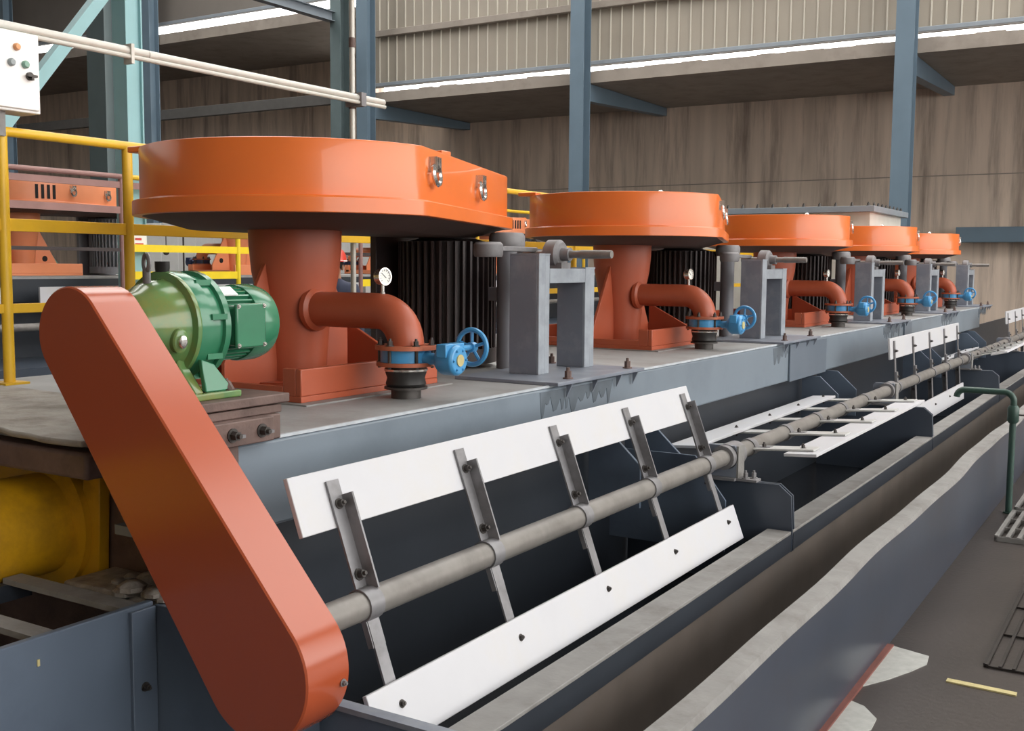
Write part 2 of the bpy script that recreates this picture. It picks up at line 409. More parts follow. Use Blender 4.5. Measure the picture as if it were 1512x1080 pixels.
# feed box in front of the tank
T(MB().box(-2.15, -2.13, 0.35, 1.775, 0.0, 0.765)).build('feed_box_plate', 'plate_blue', tank, 0.003)
T(MB().prism([(-2.13, 1.70), (-2.118, 1.70), (-2.118, 1.773), (-2.13, 1.773)], 'z', 0.0, 0.755)).build('corner_angle', 'plate_blue', tank, 0.002)
T(MB().bolt((-2.118, 1.735, 0.56), (1, 0, 0), 0.008, 0.02)).build('bolt', 'bolt_dark', tank)
T(MB().box(-2.132, -2.127, 1.45, 1.456, 0.70, 0.715)).build('paint_mark', 'mark_yellow', tank)
for yb in (1.70, 1.46, 1.2):
    T(MB().box(-2.632, -2.15, yb, yb + 0.055, 0.745, 0.76)).build('feed_box_bar', 'lip_grey', tank)
T(MB().box(-2.640, -2.610, 0.35, 1.77, 0.70, 0.7455)).build('feed_box_side_bar', 'dark_tank', tank)
T(MB().box(-3.4, -2.15, 0.35, 1.775, 0.3, 0.32)).build('feed_box_floor', 'dark_tank', tank)
T(MB().box(-3.42, -3.4, 0.35, 1.9, 0.0, 0.75)).build('feed_box_plate', 'plate_blue', tank)
T(MB().box(-3.9, -2.13, 1.96, 2.0, 0.0, 1.03)).build('tank_end_wall', 'rust', tank)
sl = MB()
for i in range(26):
    sl.sphere((random.uniform(-2.36, -2.12), random.uniform(1.79, 1.93), 0.765 + random.uniform(-0.01, 0.01)), random.uniform(0.02, 0.045), 8, 5, (1, 1, 0.5))
tag(T(sl).build('sludge_crust', 'sludge', tank), kind='stuff')
T(MB().box(-2.5, -2.13, 1.785, 1.955, 0.70, 0.755)).build('sludge_shelf', 'sludge', tank, 0.01)
# partition / baffle plates between cells
BY = [4.45, 7.5, 10.6, 13.30]
for yb in BY:
    for dy in (0, 0.025):
        T(MB().prism([(-2.1, 0.2), (-2.1, 0.675), (-1.40, 0.685), (-1.345, 0.64), (-1.337, 0.50), (-1.337, 0.402), (-1.428, 0.402), (-1.428, 0.2)], 'y', yb + dy, yb + dy + 0.010)).build('baffle_plate', 'tank_blue', tank, 0.002)
    T(MB().prism([(-2.1, 0.6), (-2.1, 0.89), (-1.98, 0.89), (-1.86, 0.78), (-1.86, 0.6)], 'y', yb - 0.4, yb - 0.385)).build('froth_guide', 'plate_blue', tank, 0.002)
    T(MB().prism([(-2.1, 0.6), (-2.1, 0.90), (-1.96, 0.90), (-1.83, 0.78), (-1.83, 0.6)], 'y', yb - 0.05, yb - 0.035)).build('froth_guide', 'plate_blue', tank, 0.002)
# stiffener behind the first scraper
T(MB().prism([(-2.12, 0.40), (-2.12, 0.80), (-1.72, 0.80), (-1.58, 0.62), (-1.58, 0.40)], 'y', 4.30, 4.31)).build('froth_guide', 'plate_blue', tank)

# launder
ld = thing('launder_trough', (-1.15, 8.0, 0), 'brown-stained concentrate launder trough along the tank front', 'trough')
def Tl(mb): return mb.xf(Matrix.Translation((1.15, -8.0, 0)))
Tl(MB().box(-1.425, -1.345, 1.80, YE, 0.0, 0.40)).build('inner_wall', 'launder_brown', ld)
Tl(MB().box(-1.345, -1.03, 1.80, YE, 0.0, 0.10)).build('trough_floor', 'launder_brown', ld)
# outer wall with a slightly wavy rolled rim
vs = []; fs = []; ny = 120
for j in range(ny + 1):
    y = 1.80 + (YE - 1.80) * j / ny
    wv = 0.006 * math.sin(y * 2.3) + 0.004 * math.sin(y * 5.1 + 1)
    wz = 0.005 * math.sin(y * 1.9 + 0.5)
    for (x_, z_) in ((-1.035, 0.0), (-1.035, 0.42), (-1.048 + wv, 0.465 + wz), (-1.046 + wv, 0.473 + wz), (-0.985 + wv, 0.468 + wz), (-0.978 + wv, 0.455 + wz), (-0.975, 0.0)):
        vs.append((x_, y, z_))
for j in range(ny):
    for i in range(6): fs.append((j * 7 + i, j * 7 + i + 1, (j + 1) * 7 + i + 1, (j + 1) * 7 + i))
rim_vs = []; rim_fs = []
Tl(MB().add(vs, fs)).build('outer_wall', 'launder_face', ld, ang=30)
rv = []; rf = []
for j in range(ny + 1):
    y = 1.80 + (YE - 1.80) * j / ny
    wv = 0.006 * math.sin(y * 2.3) + 0.004 * math.sin(y * 5.1 + 1)
    wz = 0.005 * math.sin(y * 1.9 + 0.5)
    for (x_, z_) in ((-1.052 + wv, 0.455 + wz), (-1.049 + wv, 0.480 + wz), (-0.982 + wv, 0.476 + wz), (-0.974 + wv, 0.455 + wz)): rv.append((x_, y, z_))
for j in range(ny):
    for i in range(3): rf.append((j * 4 + i, j * 4 + i + 1, (j + 1) * 4 + i + 1, (j + 1) * 4 + i))
Tl(MB().add(rv, rf)).build('rim', 'lip_grey', ld, ang=30)

# ================================================================== SCRAPERS
SX, SZ = -1.635, 0.783
def scraper(y0, y1, phi, narm, label, ends=(0.0, 0.0), r0=0.195, r1=0.34, flip=1):
    """phi: angle of the first board from straight up towards -X"""
    t = thing('froth_scraper', (SX, y0, SZ), label, 'scraper', 'froth scrapers along the tank lip')
    Ln = y1 - y0
    MB().cyl((0, -ends[0], 0), (0, Ln + ends[1], 0), 0.036, 20).build('shaft', 'shaft_steel', t)
    R = Matrix.Rotation(-phi, 4, 'Y')
    ys = [0.14 + (Ln - 0.34) * i / (narm - 1) for i in range(narm)]
    for s in (0, 1):
        Q = Matrix.Rotation(PI * s, 4, 'Y') @ R
        # board lies behind the arm
        Q = Q @ Matrix.Scale(flip, 4, (1, 0, 0))
        bd = MB().box(-0.022, -0.008, 0.0 if s == 0 else 0.03, Ln - 0.12 + 0.03 * s, r0, r1).xf(Q).build('paddle_board', 'white_board', t, 0.002)
        for y in ys:
            if flip < 0:
                a = MB().box(-0.006, 0.002, y - 0.05, y + 0.05, 0.03, r1 - 0.03)
            elif s == 0:
                a = MB().box(-0.006, 0.0, y - 0.022, y + 0.022, 0.03, r1 - 0.03)
                a.box(-0.006, 0.034, y + 0.018, y + 0.024, 0.03, r1 - 0.07)
            else:
                a = MB().box(-0.006, 0.0, y - 0.020, y + 0.020, 0.03, r1 - 0.02)
            a.xf(Q).build('arm', 'steel' if flip > 0 else 'steel_glare', t)
            b = MB().bolt((0.0, y, r0 + 0.055), (1, 0, 0), 0.009, 0.022)
            b.xf(Q).build('bolt', 'bolt_dark', t)
            b = MB().bolt((-0.022, y, r0 + 0.055), (-1, 0, 0), 0.007, 0.012)
            b.xf(Q).build('bolt', 'bolt_dark', t)
            b = MB().bolt((0.0, y, 0.072), (1, 0, 0), 0.010, 0.025)
            b.xf(Q).build('bolt', 'bolt_dark', t)
    for y in ys:
        c = MB().lathe([(0.037, -0.03), (0.041, -0.03), (0.041, 0.022), (0.037, 0.022)], (0, y, 0), (0, 1, 0), 20, caps=False)
        c.box(-0.012, 0.004, y - 0.024, y + 0.024, -0.105, -0.035)
        c.xf(R).build('clamp', 'steel', t)
    return t
RA = math.radians
scraper(1.86, 4.40, RA(20), 5, 'froth scraper with upright white boards nearest the slanted orange guard', (0.10, 0.02))
scraper(4.60, 7.05, RA(94), 5, 'froth scraper lying flat behind the first bearing plate', (0.035, 0.41), flip=-1)
scraper(7.62, 10.45, RA(184), 5, 'froth scraper with upright bolted board below the fourth orange machine', (0.05, 0.11))
scraper(10.72, 12.85, RA(104), 5, 'froth scraper lying flat below the end of the deck beam', (0.02, 0.41), flip=-1)
scraper(13.45, 17.0, RA(184), 6, 'farthest froth scraper with an upright white board past the beam end', (0.06, 0.5))
scn = ['beside the first froth scraper', 'where the flat-lying scraper ends', 'beyond the upright bolted board', 'past the end of the deck beam']
for yb, nm in zip(BY, scn):
    t = thing('bearing_block', (SX, yb + 0.01, 0.683), 'grey bearing block bolted on a baffle plate ' + nm, 'bearing', 'scraper shaft bearings')
    MB().box(-0.095, 0.05, -0.045, 0.065, 0.0, 0.012).build('foot', 'cast_grey', t)
    MB().prism([(-0.095, 0.012), (-0.095, 0.135), (-0.08, 0.150), (0.04, 0.150), (0.05, 0.135), (0.05, 0.012)], 'y', -0.02, 0.0).build('face_plate', 'frame_grey', t, 0.002)
    MB().box(0.05, 0.058, -0.02, 0.055, 0.012, 0.150).build('side_plate', 'lip_grey', t)
    MB().lathe([(0.030, -0.06), (0.052, -0.06), (0.052, -0.02), (0.055, -0.02), (0.055, 0.10), (0.045, 0.115)], (0, 0, 0.10), (0, 1, 0), 22).build('bearing', 'cast_grey', t)
    MB().box(0.05, 0.14, -0.02, 0.04, 0.0, 0.010).build('foot', 'cast_grey', t)
    for bx_, by_ in ((0.085, 0.0), (0.115, 0.02), (-0.07, 0.04)):
        MB().bolt((bx_, by_, 0.01), (0, 0, 1), 0.011, 0.035).build('bolt', 'cast_grey', t)

# ================================================================== AGITATOR UNITS
def outline(c1, R1, c2, R2, off, n1=40, n2=20):
    """hull of two circles in plan, offset outwards"""
    c1 = Vector(c1); c2 = Vector(c2); d = c2 - c1; L_ = d.length; base = math.atan2(d.y, d.x)
    al = math.acos((R1 - R2) / L_)
    pts = []
    for i in range(n1 + 1):
        a = base + al + (2 * PI - 2 * al) * i / n1
        pts.append((c1.x + (R1 + off) * math.cos(a), c1.y + (R1 + off) * math.sin(a)))
    for i in range(n2 + 1):
        a = base - al + 2 * al * i / n2
        pts.append((c2.x + (R2 + off) * math.cos(a), c2.y + (R2 + off) * math.sin(a)))
    return pts
COVER = ((0.02, 0.03), 0.575, (-0.06, 1.06), 0.27)
def cover_outline(off):
    (cx_, cy_), R, (sx_, sy_), r = COVER
    pts = []
    for i in range(41):
        a = math.radians(166 + (355 - 166) * i / 40)
        pts.append((cx_ + (R + off) * math.cos(a), cy_ + (R + off) * math.sin(a)))
    for i in range(19):
        a = math.radians(17 + (166 - 17) * i / 18)
        pts.append((sx_ + (r + off) * math.cos(a), sy_ + (r + off) * math.sin(a)))
    return pts
def cover_point(f, off=0.0):
    """point and outward normal on the +X side of the cover: f>=0 along the flat, f<0 degrees round the drum"""
    (cx_, cy_), R, (sx_, sy_), r = COVER
    if f < 0:
        a = math.radians(f); nrm = Vector((math.cos(a), math.sin(a)))
        return Vector((cx_, cy_)) + nrm * (R + off), nrm
    a = math.radians(-5); p0 = Vector((cx_ + R * math.cos(a), cy_ + R * math.sin(a)))
    a = math.radians(17); p1 = Vector((sx_ + r * math.cos(a), sy_ + r * math.sin(a)))
    d = (p1 - p0).normalized(); nrm = Vector((d.y, -d.x))
    return p0.lerp(p1, f) + nrm * off, nrm
def latch(parent, f, z):
    p, nr = cover_point(f)
    ang = math.atan2(nr.y, nr.x)
    M_ = Matrix.Translation((p.x, p.y, z)) @ Matrix.Rotation(ang, 4, 'Z')
    lt = MB().box(0, 0.006, -0.03, 0.03, 0.0, 0.045).box(0.0, 0.03, -0.028, -0.02, 0.0, 0.05).box(0.0, 0.03, 0.02, 0.028, 0.0, 0.05).box(0.0, 0.03, -0.006, 0.006, 0.02, 0.05)
    lt.xf(M_).build('latch', 'chrome', parent)
    MB().torus((0.022, 0, -0.008), (1, 0, 0.1), 0.036, 0.009, 20, 6).xf(M_).build('latch_ring', 'chrome', parent)
def agitator(side=1, slots=False, motor='motor_dark', old='orange_old'):
    t = thing('agitator', (0, 0, 0), '', 'agitator')
    # belt cover
    cv = MB(); rings = [(-0.03, 0.64), (-0.02, 0.62), (0.024, 0.62), (0.026, 0.622), (0.026, 0.668), (0.024, 0.671), (0.002, 0.673), (0.0, 0.676), (0.0, 0.850), (-0.002, 0.854), (-0.008, 0.856)]
    vs = []; n = 0
    for off, z in rings:
        pts = cover_outline(off); n = len(pts); vs += [(p[0], p[1], z) for p in pts]
    fs = [(j * n + i, j * n + (i + 1) % n, (j + 1) * n + (i + 1) % n, (j + 1) * n + i) for j in range(len(rings) - 1) for i in range(n)]
    fs.append(tuple(range(n))); k_ = (len(rings) - 1) * n; fs.append(tuple(range(k_, k_ + n)))
    c = cv.add(vs, fs).build('belt_cover', 'orange_far_lit' if slots else 'orange_gloss', t, ang=28)
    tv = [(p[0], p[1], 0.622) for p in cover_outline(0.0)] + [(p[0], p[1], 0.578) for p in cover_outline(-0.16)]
    MB().add(tv, [(i, (i + 1) % n, n + (i + 1) % n, n + i) for i in range(n)] + [tuple(range(n, 2 * n))]).build('under_tray', 'underside_shade', c, ang=28)
    latch(c, 0.16 if slots else 0.08, 0.775); latch(c, 0.60, 0.765)
    # lifting lugs and lid seam on top
    MB().box(-0.52, -0.40, -0.32, -0.26, 0.856, 0.878).build('top_lug', 'orange_gloss', c, 0.004)
    MB().box(0.30, 0.46, 0.28, 0.34, 0.856, 0.874).build('top_lug', 'orange_gloss', c, 0.004)
    MB().sphere((0.28, -0.10, 0.862), 0.022, 10, 6).build('top_knob', 'chrome', c)
    if slots:
        for i in range(4):
            p, nr = cover_point(-24.0 + i * 5.0)
            M_ = Matrix.Translation((p.x, p.y, 0.69)) @ Matrix.Rotation(math.atan2(nr.y, nr.x), 4, 'Z')
            MB().box(-0.02, 0.006, -0.012, 0.012, 0.0, 0.125).xf(M_).build('vent_slot', 'hole_black', c)
    # bearing column
    MB().lathe([(0.112, 0.02), (0.112, 0.10), (0.122, 0.22), (0.142, 0.34), (0.160, 0.43), (0.168, 0.52), (0.170, 0.58)], (0, 0, 0), (0, 0, 1), 36).build('bearing_column', old, t)
    MB().lathe([(0.20, 0.02), (0.20, 0.035)], (0, 0, 0), (0, 0, 1), 36).build('column_flange', old, t)
    # base
    MB().box(-0.37, 0.37, -0.38, 0.38, 0.005, 0.025).build('base_plate', old, t, 0.002)
    MB().box(-0.40, 0.42, -0.41, 0.41, 0.0, 0.005).build('shim_plate', 'lip_grey', t)
    MB().box(0.345 * side, 0.37 * side, -0.38, 0.38, 0.025, 0.115).build('front_upright', old, t, 0.004)
    MB().box(0.29 * side, 0.345 * side, -0.38, -0.36, 0.025, 0.115).build('front_return', old, t, 0.003)
    MB().box(-0.37 * side, -0.345 * side, -0.38, 0.38, 0.025, 0.115).build('rear_upright', old, t, 0.004)
    MB().box(-0.345, 0.29, -0.38, -0.365, 0.025, 0.055).build('side_rib', old, t, 0.002)
    MB().box(-0.345, 0.345, 0.365, 0.38, 0.025, 0.115).build('side_rib', old, t, 0.002)
    MB().prism([(0.10 * side, 0.025), (0.10 * side, 0.24), (0.345 * side, 0.115), (0.345 * side, 0.025)], 'y', 0.17, 0.185).build('gusset', old, t, 0.002)
    # gussets along the row, each with a round hole
    for s in (-1, 1):
        poly = [(0.10 * s, 0.025), (0.10 * s, 0.47), (0.155 * s, 0.47), (0.365 * s, 0.115), (0.365 * s, 0.025)]
        g = MB().prism(poly, 'x', -0.008, 0.008).build('gusset', old, t, 0.002)
        if slots: MB().lathe([(0.028, -0.010), (0.028, 0.010)], (0, 0.235 * s, 0.16), (1, 0, 0), 18).build('gusset_hole', 'hole_black', g)
    # air pipe: out from the column, elbow down to the flange
    pr = 0.063; path = []; x0 = 0.12; xe = 0.53; rr = 0.115; zc = 0.295
    path.append((x0 * side, -0.03, zc)); path.append(((xe - rr) * side, -0.03, zc))
    for i in range(1, 11):
        a = PI / 2 * i / 10; path.append(((xe - rr + rr * math.sin(a)) * side, -0.03, zc - rr + rr * math.cos(a)))
    MB().tube(path, pr, 22).build('air_pipe', old, t, ang=50)
    MB().lathe([(0.080, 0.0), (0.080, 0.02), (0.066, 0.03)], (0.115 * side, -0.03, zc), (side, 0, 0), 24).build('pipe_collar', old, t)
    fl_ = MB().lathe([(0.106, 0.0), (0.106, 0.014)], (xe * side, -0.03, zc - rr - 0.012), (0, 0, 1), 28).build('pipe_flange', 'orange_flange', t)
    for i in range(6):
        a = PI / 6 + i * PI / 3
        MB().bolt((xe * side + 0.088 * math.cos(a), -0.03 + 0.088 * math.sin(a), zc - rr + 0.002), (0, 0, 1), 0.009, 0.026).build('bolt', 'bolt_dark', fl_)
    # vertical motor hung under the small end of the cover
    mx, my = COVER[2]
    mo = MB().lathe([(0.10, 0.03), (0.18, 0.05), (0.19, 0.56), (0.13, 0.575), (0.13, 0.58)], (mx, my, 0), (0, 0, 1), 28).build('motor', motor, t)
    fb = MB(); nf = 40
    for i in range(nf):
        a = 2 * PI * i / nf
        fb.add(*(lambda q: (q.v, q.f))(MB().box(0.18, 0.222, -0.005, 0.005, 0.08, 0.56).xf(Matrix.Translation((mx, my, 0)) @ Matrix.Rotation(a, 4, 'Z'))))
    tag(fb.build('cooling_fins', motor, mo, smooth=False), kind='stuff')
    MB().lathe([(0.225, 0.02), (0.225, 0.085), (0.20, 0.09)], (mx, my, 0), (0, 0, 1), 28).build('fan_cowl', motor, mo)
    MB().box(mx - 0.27, mx - 0.235, my - 0.22, my + 0.22, 0.0, 0.60).build('motor_mount', motor, t, 0.004)
    # belt tensioner post at the side of the motor
    tp = MB().cyl((mx + 0.30, my + 0.03, 0.0), (mx + 0.30, my + 0.03, 0.56), 0.045, 16).build('tension_post', 'motor_grey', t)
    MB().lathe([(0.075, 0.53), (0.080, 0.545), (0.080, 0.585), (0.07, 0.60)], (mx + 0.30, my + 0.03, 0), (0, 0, 1), 22).build('post_cap', 'cast_grey', tp)
    MB().box(mx + 0.15, mx + 0.30, my + 0.0, my + 0.06, 0.30, 0.36).build('post_bracket', 'motor_grey', tp)
    return t

def valve(side=1, blue='blue_valve'):
    """local origin on the deck under the valve"""
    t = thing('butterfly_valve', (0, 0, 0), '', 'valve')
    MB().lathe([(0.052, 0.0), (0.052, 0.03), (0.075, 0.032), (0.075, 0.04), (0.05, 0.042)], (0, 0, 0), (0, 0, 1), 22).build('nozzle', 'bolt_dark', t)
    MB().lathe([(0.062, 0.035), (0.070, 0.05), (0.065, 0.070), (0.071, 0.088), (0.071, 0.112)], (0, 0, 0), (0, 0, 1), 24).build('rubber_sleeve', 'rubber', t)
    MB().lathe([(0.071, 0.0), (0.075, 0.003), (0.075, 0.009), (0.071, 0.012)], (0, 0, 0.092), (0, 0, 1), 24).build('hose_clamp', 'chrome', t)
    MB().lathe([(0.102, 0.112), (0.102, 0.125)], (0, 0, 0), (0, 0, 1), 28).build('lower_flange', 'orange_flange', t)
    MB().lathe([(0.088, 0.125), (0.088, 0.168)], (0, 0, 0), (0, 0, 1), 28).build('valve_body', blue, t)
    for i in range(6):
        a = PI / 6 + i * PI / 3
        MB().cyl((0.091 * math.cos(a), 0.091 * math.sin(a), 0.104), (0.091 * math.cos(a), 0.091 * math.sin(a), 0.172), 0.006, 8).build('stud', 'bolt_dark', t)
    s = side
    MB().lathe([(0.028, 0.07), (0.020, 0.10), (0.020, 0.125), (0.032, 0.145), (0.032, 0.155)], (0, 0, 0.14), (s, 0, 0), 18).build('valve_neck', blue, t)
    gb = MB().lathe([(0.035, 0.14), (0.047, 0.155), (0.052, 0.165), (0.052, 0.215), (0.044, 0.224)], (0, 0, 0.14), (s, 0, 0), 22)
    gb.box(0.165 * s, 0.205 * s, -0.055, 0.055, 0.15, 0.195)
    g = gb.build('gear_housing', blue, t, 0.003)
    MB().lathe([(0.020, 0.224), (0.020, 0.228)], (0, 0, 0.14), (s, 0, 0), 18).build('indicator_cap', 'mark_yellow', g)
    for i in range(6):
        a = i * PI / 3
        MB().bolt((0.222 * s, 0.036 * math.cos(a), 0.14 + 0.036 * math.sin(a)), (s, 0, 0), 0.005, 0.008).build('bolt', blue, g)
    MB().cyl((0.185 * s, 0.05, 0.175), (0.185 * s, 0.135, 0.175), 0.010, 10).build('wheel_stem', blue, t)
    hw = MB().torus((0.185 * s, 0.13, 0.175), (0, 1, 0), 0.060, 0.009, 32, 8)
    hw.lathe([(0.018, -0.012), (0.018, 0.012)], (0.185 * s, 0.13, 0.175), (0, 1, 0), 12)
    for i in range(5):
        a = 2 * PI * i / 5 + 0.3
        hw.cyl((0.185 * s, 0.13, 0.175), (0.185 * s + 0.058 * math.cos(a), 0.13, 0.175 + 0.058 * math.sin(a)), 0.006, 6)
    hw.build('handwheel', blue, t)
    return t

def gauge():
    t = thing('pressure_gauge', (0, 0, 0), '', 'gauge')
    MB().lathe([(0.010, 0), (0.010, 0.018), (0.007, 0.02), (0.007, 0.05)], (0, 0, 0), (0, 0, 1), 10).build('stem', 'chrome', t)
    d = Vector((0.92, -0.12, 0.05)).normalized()
    c0 = Vector((0, 0, 0.082))
    MB().lathe([(0.030, -0.022), (0.033, -0.018), (0.033, 0.008), (0.036, 0.010), (0.036, 0.016), (0.031, 0.016), (0.031, 0.010)], c0, d, 26).build('case', 'chrome', t)
    dl = MB().lathe([(0.031, 0.011), (0.031, 0.0115)], c0, d, 24).build('dial', 'dial', t)
    u = d.cross(Vector((0, 0, 1))).normalized(); v = u.cross(d)
    MB().cyl(c0 + d * 0.0125 - u * 0.008 - v * 0.006, c0 + d * 0.0125 + u * 0.016 + v * 0.014, 0.0014, 5).build('needle', 'dial_ink', dl)
    tk = MB()
    for i in range(11):
        a = -0.8 + i * (PI + 1.6) / 10
        e = u * math.cos(a) + v * math.sin(a)
        tk.cyl(c0 + d * 0.012 + e * 0.022, c0 + d * 0.012 + e * 0.028, 0.0011, 4)
    tk.build('scale_marks', 'dial_ink', dl)
    return t

def gate_frame():
    """local origin on the deck at the near front foot; frame runs along +Y"""
    t = thing('gate_lift_frame', (0, 0, 0), '', 'frame')
    MB().box(-0.26, 0.215, -0.22, 0.56, 0.0, 0.014).build('base_plate', 'frame_grey', t, 0.002)
    D_ = 0.14
    for y0, h in ((0.0, 0.50), (0.40, 0.445)):
        p = MB().prism([(-D_, y0), (-0.011, y0), (-0.011, y0 + 0.012), (-D_ + 0.012, y0 + 0.012), (-D_ + 0.012, y0 + 0.09), (-D_, y0 + 0.09)], 'z', 0.014, h)
        pp = p.build('post', 'frame_grey', t, 0.002)
        MB().box(-0.011, 0.0, y0, y0 + 0.05, 0.014, h).build('post_flange', 'frame_lit', pp, 0.002)
        MB().box(-0.013, -0.002, y0 + 0.052, y0 + 0.09, 0.014, h).build('post_flange', 'frame_lit', pp, 0.002)
        MB().box(-D_, 0, y0, y0 + 0.09, h, h + 0.006).build('post_cap', 'frame_lit', t)
    MB().box(-0.012, -0.001, 0.09, 0.40, 0.385, 0.445).build('crossbar', 'frame_lit', t, 0.002)
    MB().box(-0.14, -0.012, 0.09, 0.40, 0.437, 0.445).build('crossbar_top', 'frame_grey', t, 0.002)
    for s in ((-0.14),):
        MB().box(s, s + 0.012, 0.09, 0.40, 0.385, 0.437).build('crossbar', 'frame_grey', t)
    # lifting shaft on a round bearing, reaching out in front
    MB().lathe([(0.050, -0.06), (0.062, -0.05), (0.062, 0.0), (0.050, 0.012), (0.028, 0.012), (0.028, 0.05), (0.02, 0.05)], (-0.05, 0.26, 0.505), (1, 0, 0), 26).build('lift_bearing', 'cast_grey', t)
    MB().box(-0.10, -0.02, 0.22, 0.30, 0.445, 0.47).build('bearing_foot', 'cast_grey', t)
    MB().lathe([(0.016, -0.18), (0.016, 0.10), (0.019, 0.10), (0.017, 0.24), (0.016, 0.245)], (-0.05, 0.26, 0.505), (1, 0, 0), 16).build('lift_shaft', 'shaft_steel', t)
    MB().box(-0.19, -0.165, -0.10, 0.27, 0.515, 0.535).build('lever', 'cast_grey', t, 0.003)
    MB().lathe([(0.055, 0), (0.06, 0.01), (0.06, 0.05), (0.05, 0.06)], (-0.18, -0.10, 0.49), (0, 0, 1), 22).build('lever_boss', 'cast_grey', t)
    for q in ((0.17, -0.06), (0.17, 0.48), (-0.22, 0.50)):
        MB().bolt((q[0], q[1], 0.014), (0, 0, 1), 0.014, 0.045).build('bolt', 'rust', t)
    # clamp ribs below the overhang of the plate
    for yy in (-0.10, 0.12, 0.34, 0.5):
        MB().prism([(0.185, -0.002), (0.21, -0.002), (0.185, -0.055)], 'y', yy, yy + 0.008).build('clamp_rib', 'frame_grey', t)
    return t

UY = [3.0, 5.75, 8.55, 11.05, 13.4]
ords = ['first', 'second', 'third', 'fourth', 'fifth']
ag0 = agitator(); vl0 = valve(); gg0 = gauge(); gf0 = gate_frame()
UX = -2.78
for i, y in enumerate(UY):
    a = ag0 if i == 0 else copy_tree(ag0)
    a.location = (UX, y, DECK)
    if i == 0: a['label'] = 'orange agitator drive with flat belt cover beside the green gearmotor'
    elif i == 4: a['label'] = 'orange agitator drive standing last at the beam end'
    else: a['label'] = f'orange agitator drive, {ords[i]} along the deck counted from the green gearmotor'
    a['group'] = 'orange agitator drives on the deck beam'
    v = vl0 if i == 0 else copy_tree(vl0)
    v.location = (UX + 0.53, y - 0.03, DECK)
    v['label'] = f'blue butterfly valve with handwheel, {ords[i]} along the deck from the green gearmotor'
    v['group'] = 'blue air valves'
    g = gg0 if i == 0 else copy_tree(gg0)
    g.scale = (0.85, 0.85, 0.85); g.location = (UX + 0.43, y - 0.03, DECK + 0.345)
    g['label'] = f'small round pressure gauge on the air pipe of the {ords[i]} agitator from the green gearmotor'
    g['group'] = 'pressure gauges'
    fr = gf0 if i == 0 else copy_tree(gf0)
    fr.location = (-2.20, y + 0.79, DECK)
    fr['label'] = f'grey channel-steel gate frame with lifting shaft beside the {ords[i]} agitator from the green gearmotor'
    fr['group'] = 'grey gate lift frames'

# ================================================================== SCRAPER DRIVE (gearmotor + guard)
gm = thing('gearmotor', (-2.2, 2.0, 1.262), 'oily green gearmotor with terminal box above the slanted guard', 'motor')
def G(mb):
    # the drive is short: gear case, ring and motor follow each other closely
    def ry(y): return 1.768 + (y - 1.775) * 0.55 if y < 2.0 else y - 0.112
    def rz(p):
        k = 0.90 if p[1] < 2.105 and p[2] > 1.285 else 1.0
        return (-2.2 + (p[0] + 2.2) * k, ry(p[1]), 1.440 + (p[2] - 1.447) * k if p[2] > 1.285 else p[2])
    mb.v = [rz(p) for p in mb.v]
    return mb.xf(Matrix.Translation((2.2, -2.0, -1.262)))
AX = (-2.2, 0, 1.447)
G(MB().lathe([(0.06, 1.775), (0.085, 1.78), (0.095, 1.80), (0.100, 1.83), (0.118, 1.87), (0.130, 1.93), (0.135, 1.965), (0.155, 1.97), (0.157, 1.985), (0.155, 2.0)], AX, (0, 1, 0), 40)).build('gear_case', 'green_oily', gm)
rg = G(MB().lathe([(0.155, 2.0), (0.157, 2.01), (0.157, 2.035), (0.146, 2.037), (0.146, 2.075), (0.157, 2.077), (0.157, 2.095), (0.150, 2.10), (0.11, 2.115), (0.10, 2.12)], AX, (0, 1, 0), 40)).build('ring_housing', 'green', gm)
for i in range(8):
    a = i * PI / 4 + 0.2
    c_ = Vector((AX[0] + 0.149 * math.cos(a), 1.992, AX[2] + 0.149 * math.sin(a)))
    G(MB().box(c_.x - 0.014, c_.x + 0.014, 2.03, 2.08, c_.z - 0.008, c_.z + 0.008)).build('ring_lug', 'green', rg)
mb_ = G(MB().lathe([(0.088, 2.11), (0.088, 2.25)], AX, (0, 1, 0), 32)).build('motor_body', 'green', gm)
fb = MB()
for i in range(36):
    a = 2 * PI * i / 36
    q = MB().box(0.084, 0.100, -0.0022, 0.0022, 0, 0.125).xf(Matrix.Translation((AX[0], 2.25, AX[2])) @ Matrix.Rotation(PI / 2, 4, 'X') @ Matrix.Rotation(a, 4, 'Z'))
    fb.add(q.v, q.f)
tag(G(fb).build('cooling_fins', 'green', mb_, smooth=False), kind='stuff')
G(MB().lathe([(0.103, 2.235), (0.105, 2.24), (0.105, 2.29), (0.098, 2.315), (0.075, 2.325)], AX, (0, 1, 0), 36)).build('fan_cowl', 'green', gm)
tbx = G(MB().box(-2.115, -2.058, 2.11, 2.205, 1.395, 1.500)).build('terminal_box', 'green', gm, 0.010)
G(MB().box(-2.062, -2.050, 2.105, 2.21, 1.39, 1.505)).build('terminal_lid', 'green', tbx, 0.005)
for yy in (2.112, 2.203):
    for zz in (1.397, 1.498):
        G(MB().bolt((-2.050, yy, zz), (1, 0, 0), 0.004, 0.007)).build('bolt', 'chrome', tbx)
G(MB().box(-0.018, 0.018, 2.13, 2.185, -0.001, 0.003).xf(Matrix.Translation((AX[0] + 0.058, 0, AX[2] + 0.087)) @ Matrix.Rotation(0.60, 4, 'Y'))).build('name_plate', 'white_paint', gm)
G(MB().torus((-2.2, 1.90, 1.625), (0.5, 0.86, 0), 0.022, 0.008, 20, 8)).build('lifting_eye', 'cast_grey', gm)
G(MB().cyl((-2.2, 1.90, 1.56), (-2.2, 1.90, 1.605), 0.014, 12)).build('lifting_eye_stem', 'cast_grey', gm)
